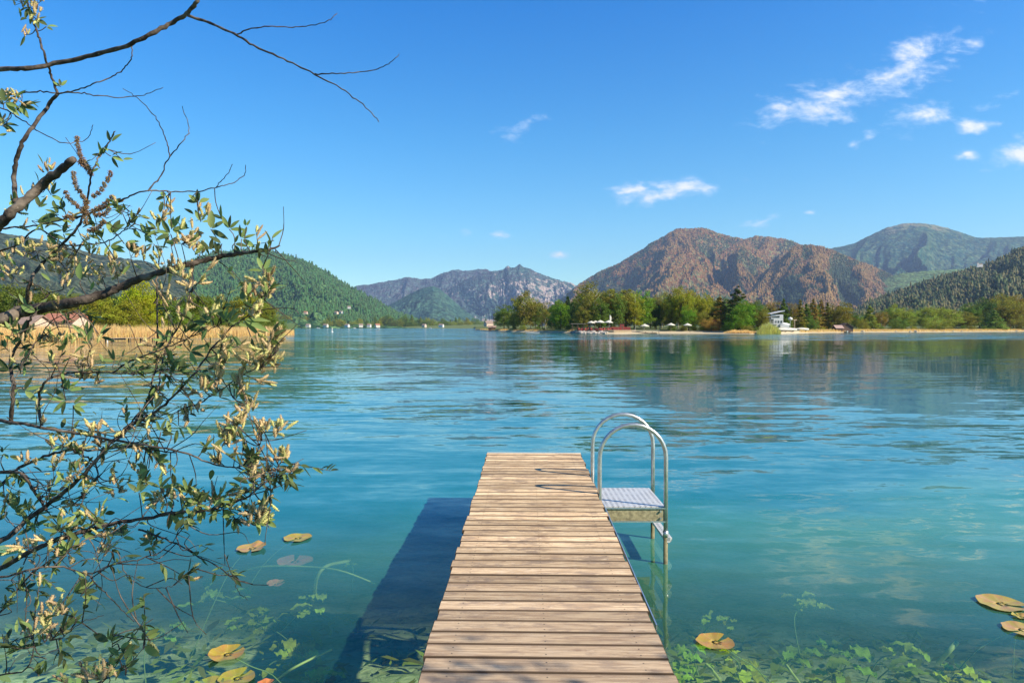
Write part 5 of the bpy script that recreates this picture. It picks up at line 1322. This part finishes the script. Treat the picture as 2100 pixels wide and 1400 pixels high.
def clump(px, py, rx, ry, n, leaf=0, tint='C', big=1.0, upd=.7):
    """n catkins (and leaves) filling an ellipse of the picture, borne by twigs from the nearest branch"""
    s, bi, r = nearest(px, py); a = acc[bi]; Y = s.y+grw.uniform(-.10,.10); k_ = Y/1400
    cen = at(px, py, Y)
    root = s; tw = catmull([w2(root), w2(root*.5+cen*.5+rv(.012)-UP*.01), w2(cen)], 4)
    a['tube'].tube(tw, [.0022-.0010*i/(len(tw)-1) for i in range(len(tw))], 5)
    leaf = int(leaf*.62+.5)
    for j in range(int(n*.80+.5)):
        an = grw.uniform(0, 6.28); q = math.sqrt(grw.random())
        b_ = cen+Vector((math.cos(an)*q*rx*k_, grw.gauss(0,1)*min(rx,ry)*k_*.5, math.sin(an)*q*ry*k_))
        d = (Vector((b_.x-cen.x, 0, b_.z-cen.z))*8+UP*upd+rv(.35)).normalized()
        if j % 3 == 0: a['tube'].tube([w2(cen+(b_-cen)*.1), w2(b_)], [.0012,.0008], 4)
        add_catkin(a, b_, d, grw.uniform(.018,.040)*big, grw.uniform(.0055,.0090)*big)
    for j in range(leaf):
        an = grw.uniform(0, 6.28); q = grw.uniform(.2, 1.1)
        b_ = cen+Vector((math.cos(an)*q*rx*k_, grw.gauss(0,1)*.02, math.sin(an)*q*ry*k_))
        add_leaf(a, b_, Vector((math.cos(an),0,math.sin(an)))+rv(.5)+UP*.3, UP+rv(.6), grw.uniform(.03,.055), grw.uniform(.011,.019), grw.uniform(-.1,.3), grw.uniform(.3,1))
CL = [(75,515,45,22,34,4),(118,535,32,28,36,2),(30,520,30,18,16,6),(20,560,28,20,12,8),(150,515,14,20,10,0),(184,520,9,34,12,2),(165,548,11,13,6,2),(140,560,16,12,9,1),(128,580,12,10,5,2),(225,540,14,20,12,2),(210,568,24,16,16,3),(240,560,16,14,9,2),
(268,528,10,24,9,2),(298,520,6,16,5,0),(330,452,8,16,9,5),(347,432,6,16,8,2),(416,440,12,12,10,6),(372,500,24,16,20,6),(388,480,16,24,18,8),(350,500,14,10,8,6),(402,520,12,16,9,2),(325,540,10,22,10,2),(352,548,18,12,12,2),(368,566,9,18,9,2),
(333,610,14,22,8,5),(352,625,12,20,8,6),(385,600,7,34,12,0),(392,560,5,26,6,0),(372,645,10,24,9,3),(345,668,12,18,7,4),(440,640,14,14,5,9),(505,620,14,30,12,6),(528,640,13,16,12,2),(530,600,8,16,8,2),(548,592,7,20,9,0),(553,574,7,10,5,3),
(548,708,22,20,24,3),(562,725,12,34,26,0),(540,748,16,20,20,2),(520,745,12,18,12,3),(557,690,16,14,14,5),(455,705,14,22,14,3),(460,735,12,18,12,2),(440,770,15,22,18,3),(425,798,16,14,12,3),(448,800,10,16,8,1),(490,775,8,20,8,5),(494,800,12,15,12,5),(508,832,16,16,16,7),(500,850,10,12,8,4),
(60,700,50,18,14,16),(110,700,20,16,12,10),(185,715,18,24,16,8),(170,748,15,16,14,3),(195,775,12,14,8,2),(172,775,14,12,8,2),(45,740,20,15,6,6),(115,745,12,16,8,3),(25,680,24,14,8,10),
(386,852,7,20,9,6),(407,846,5,16,6,1),(366,872,14,14,3,10),(475,885,24,20,26,6),(460,905,20,16,16,4),(485,870,12,10,8,5),(447,948,7,14,6,1),(534,888,13,16,16,1),(571,884,14,13,16,0),(575,940,12,11,13,1),(597,962,7,6,3,3),(556,968,7,7,5,0),
(514,962,10,30,24,6),(520,988,9,14,9,3),(528,1062,17,24,24,8),(535,1078,12,14,10,6),(540,1030,6,13,8,0),(506,1050,12,10,5,5),(190,888,14,20,12,4),(140,905,18,14,12,6),(205,905,10,14,8,3),(60,948,18,10,8,4),(290,985,9,28,12,5),(232,985,9,22,9,3),(245,1000,20,22,12,8),(275,950,7,18,7,2),(320,1030,16,20,16,8),(345,1020,14,14,6,10),
(395,1020,22,16,5,18),(420,1035,24,14,5,18),(440,1040,18,12,4,12),(130,1075,24,18,6,18),(140,1140,20,20,5,18),(95,1010,26,22,8,14),(60,1060,22,20,4,14),(210,1120,10,24,12,3),(195,1060,26,14,5,14),(310,1115,16,14,4,16),(115,960,16,14,8,7),(150,975,18,22,10,7),(20,1010,22,24,5,18),(8,930,18,14,3,12),
(60,1125,30,10,14,3),(100,1265,14,26,16,4),(115,1255,14,16,10,6),(85,1290,30,9,10,8),(40,1310,34,14,6,14),(120,1300,24,14,7,10),(173,1385,8,28,16,2),(215,1392,24,12,16,5),(245,1350,40,14,3,12),(135,1396,8,10,6,2),
(45,5,24,12,12,6),(78,8,16,20,14,5),(66,32,10,20,7,6),(50,72,8,6,5,2),(18,205,20,16,12,10),(45,210,18,10,8,8),(8,260,10,14,6,6),(95,345,14,14,8,4),(35,430,14,20,6,6),(60,400,14,12,4,6),(88,395,20,22,7,10),(150,700,10,10,5,3)]
for c in CL: clump(*c)
# sprays of larger single leaves
def spray(px, py, ang, n, Lpx, spread=60, Wk=.36, v=None, tw=30):
    s, bi, r = nearest(px, py); a = acc[bi]; Y = s.y; k_ = Y/1400; cen = at(px, py, Y)
    if (cen-s).length > .008: 
        t_ = catmull([w2(s), w2(s*.5+cen*.5+rv(.008)), w2(cen)], 3); a['tube'].tube(t_, [.0016]*len(t_), 5)
    for j in range(n):
        an = R(ang+(j-(n-1)/2)*spread/max(1, n-1)*2/2+grw.uniform(-8,8)); L = Lpx*k_*grw.uniform(.8,1.1)
        d = Vector((math.cos(an), grw.uniform(-.35,.35), math.sin(an)))
        add_leaf(a, cen+d*.004, d, Vector((grw.uniform(-.6,.6), -1.0, grw.uniform(.2,.9))), L, L*Wk*grw.uniform(.75,1.15), grw.uniform(-.1,.2), grw.uniform(.2,1) if v is None else v)
for s_ in [(228,292,75,3,32,70),(210,318,110,3,30,120),(228,320,-20,3,30,90),(250,327,0,1,26,10),(205,345,160,2,22,80),(232,480,80,3,34,90,.45),(208,492,120,2,28,60),(200,505,250,2,22,60),(255,500,-10,4,36,60),(225,505,0,3,40,40,.3),(262,470,60,2,22,60),
(75,455,10,3,50,40,.3),(95,480,-20,3,40,60),(55,490,-60,2,24,40,.6),(130,480,30,3,30,80),(120,440,150,3,30,90),(105,400,20,3,34,80),(80,425,60,3,30,100),(412,455,60,3,30,110,.5),(432,470,30,3,40,120),(470,470,60,4,36,120),(495,490,40,4,30,130),(505,465,80,2,18,40,.5),(455,450,120,2,34,60,.3),(455,500,200,3,30,100),(480,500,0,3,28,120),
(340,405,170,2,22,60,.6),(407,415,100,5,26,150,.5),(350,480,180,4,34,120),(322,470,160,4,30,140),(352,470,30,4,34,120),(300,480,60,3,28,120),(315,500,200,3,26,120),(420,500,240,3,32,100),(540,556,90,4,34,150,.36),(536,562,-5,2,36,40,.26),(165,575,70,2,40,60,.42),(135,610,40,2,34,40,.36),(75,640,110,2,36,90,.45),
(462,655,90,3,40,90,.3),(470,662,30,3,42,70,.28),(430,660,130,3,36,90,.3),(500,655,-20,3,60,40,.26),(515,690,-35,2,44,60,.3),(555,690,40,2,44,40,.26),(425,670,200,3,30,90,.4),(390,720,0,4,34,120,.35),(360,740,-40,4,34,120,.35),(340,700,150,4,30,140,.4),(410,765,-30,3,34,100,.3),(370,760,60,4,30,140,.35),
(180,690,120,4,40,110,.3),(205,690,30,3,38,80,.3),(235,740,130,3,28,80,.3),(250,735,60,1,26,10,.5),(140,800,80,5,34,150,.35),(135,820,200,4,36,140,.3),(150,830,-10,4,34,100,.3),(50,690,150,3,40,90,.4),(20,760,100,4,36,140,.4),(50,800,10,3,34,100,.35),
(330,885,60,4,30,120,.35),(350,890,150,3,30,90,.35),(320,945,40,3,36,90,.5),(305,960,200,3,34,90,.4),(300,990,150,4,30,150,.35),(330,1000,80,4,34,140,.35),(285,1010,60,4,30,150,.35),(385,1010,70,5,38,140,.3),(410,1030,120,5,34,140,.3),(440,1030,60,5,36,140,.3),(455,1045,-20,3,36,90,.3),(350,1050,-60,3,36,90,.35),(380,1060,-80,3,30,90,.35),
(480,1012,0,3,40,40,.25),(495,1000,180,2,36,40,.25),(545,985,0,2,18,60,.35),(600,965,-20,3,16,90,.5),(545,1065,0,3,26,90,.4),(478,1060,200,2,24,60,.5),(140,1130,150,5,30,170,.4),(120,1090,120,5,34,170,.35),(165,1080,30,4,34,140,.35),(70,1080,120,5,34,170,.35),(30,1040,60,5,36,170,.35),(310,1110,100,6,28,200,.35),(250,1100,60,4,30,150,.35),
(150,1215,35,3,46,40,.26),(165,1222,-15,1,40,10,.3),(130,1295,65,2,60,30,.26),(130,1310,0,2,44,40,.2),(80,1385,70,3,30,40,.35),(95,1350,240,2,36,30,.3),(225,1315,60,4,36,60,.3),(225,1315,160,1,44,10,.4),(245,1330,10,3,44,60,.42),(293,1315,80,2,20,30,.4),(293,1322,-45,1,44,10,.36),(230,1370,120,4,30,120,.35),(260,1370,20,4,30,100,.35),(40,1210,40,3,34,80,.25),(70,1190,60,2,26,60,.4),(10,1205,0,2,26,50,.25),
(10,210,30,5,34,160,.35),(40,215,-20,3,34,60,.4),(5,255,0,3,34,60,.3),(60,15,250,3,30,80,.35),(75,40,-30,3,26,80,.4),(95,55,-10,2,22,50,.4),(125,178,110,3,20,90,.4)]: spray(*s_)
# the brown bristly catkins
for P in [[(158,278),(160,300),(168,335)],[(166,322),(178,338),(186,352)],[(150,350),(155,378),(172,405)],[(188,405),(212,385),(230,352)],[(133,390),(146,412),(172,432)],[(186,436),(210,422),(233,402)],[(178,474),(200,468),(216,452)],[(160,330),(178,345),(188,360)],[(168,440),(176,425),(180,410)],[(170,400),(178,430),(176,460)],[(190,440),(215,440),(225,425)],[(132,450),(140,442),(150,452)]]:
    s, bi, r = nearest(*P[0]); a = acc[16]; Y = 2.45
    Q = catmull([at(q[0], q[1], Y) for q in P], 3)
    for i in range(len(Q)-1): add_catkin(a, Q[i], Q[i+1]-Q[i], (Q[i+1]-Q[i]).length, .0125, 'D', True, 2.6)
for bi in acc:
    a = acc[bi]; o = a['tube'].build('branch', m_wbark, wil, True)
    if a['LV']: l = mk('leaves', np.array(a['LV']), np.array(a['LF']), m_wleaf, o, True, attr=a['LA']); l.color = (1,1,1,1)
    if a['CV']: l = mk('catkins', np.array(a['CV']), np.array(a['CF']), m_catkin, o, attr=a['CA']); l.color = (1,1,1,1)
    if a['DV']:
        l = mk('dry_catkins', np.array(a['DV']), np.array(a['DF']), m_dry, o, attr=a['DA']); l.color = (1,1,1,1)
# trunk and limbs outside the picture carry these branches
b = MB(); C = catmull([(0,0,-.9),(.05,.05,.2),(.25,.2,1.2),(.35,.35,2.2),(.3,.5,3.4),(.1,.6,4.6)], 5); b.tube(C, [.20-.13*i/(len(C)-1) for i in range(len(C))], 14)
b.build('trunk', m_wbark, wil, True)
TR = [Vector((.05,.05,.2)),Vector((.25,.2,1.2)),Vector((.35,.35,2.2)),Vector((.3,.5,3.4)),Vector((.1,.6,4.6))]
b = MB()
for bi, (pts, d0, d1, r0, *_r) in enumerate(BR_):
    if pts[0][0] < 1 and BR_[bi][7] is None:
        s0 = w2(at(pts[0][0], pts[0][1], d0)); t_ = min(TR, key=lambda q: abs(q.z-(s0.z-.3))+.001*bi)
        r_ = r0/1400*d0
        C = catmull([t_, t_*.5+s0*.5+Vector((0,0,.06)), s0], 5); b.tube(C, [max(r_*1.5,.012)-(max(r_*1.5,.012)-r_)*i/(len(C)-1) for i in range(len(C))], 8)
b.build('limb', m_wbark, wil, True)

# ------------------------------------------------------------------ the tree behind the camera whose shade falls on the jetty and the water
sh = empty('alder_tree', (4.5, -.46, .4)); tag(sh, 'leafy alder on the bank behind the camera shading the jetty', 'tree')
g = np.random.default_rng(5); V = []; A = []
for k in range(120):
    d = g.normal(0, 1, 3); d /= np.linalg.norm(d); c = np.array([0, 0.35, 3.7])+d*np.array([1.9, 1.35, 2.0])*g.uniform(.3, 1); v = g.random()
    q = 70; P = c+g.normal(0, .16, (q, 3)); a_ = g.normal(0, 1, (q, 3)); a_ /= np.linalg.norm(a_, axis=1)[:,None]; b_ = np.cross(a_, g.normal(0, 1, (q, 3))); b_ /= np.linalg.norm(b_, axis=1)[:,None]
    V.append(np.stack([P-a_*.05, P-b_*.032, P+a_*.05, P+b_*.032], 1).reshape(-1, 3)); A.append(np.full(q*4, v))
V = np.concatenate(V); l = mk('crown', V, np.arange(len(V)).reshape(-1, 4), m_leaf, sh, attr=np.concatenate(A)); l.color = GR+(1,)
b = MB(); b.tube(catmull([(0,0,-.6),(.05,.05,.8),(0,.2,1.8),(.1,.3,4.6)], 4), [.16-.10*i/12 for i in range(13)], 12)
for k in range(8):
    an = k*2.4; b.tube(catmull([(0,.2,1.5+k*.15),(math.cos(an)*.6,.2+math.sin(an)*.5,2.1+k*.15),(math.cos(an)*1.3,.3+math.sin(an)*1.1,2.6+k*.15)], 4), [.05-.04*i/8 for i in range(9)], 7)
b.build('trunk', m_bark, sh, True)

# ------------------------------------------------------------------ air
if HAZE:
    m = bpy.data.materials.new('haze'); m.use_nodes = True; w = NT(m.node_tree)
    v = w.n('ShaderNodeVolumePrincipled', {'Color': (.50,.68,1.0,1), 'Density': HAZE, 'Anisotropy': .2})
    w.n('ShaderNodeOutputMaterial', {'Volume': v.outputs[0]})
    b = MB(); b.box((0, 5900, 640), (18400, 12800, 1296)); o = b.build('haze', m); tag(o, kind='stuff')
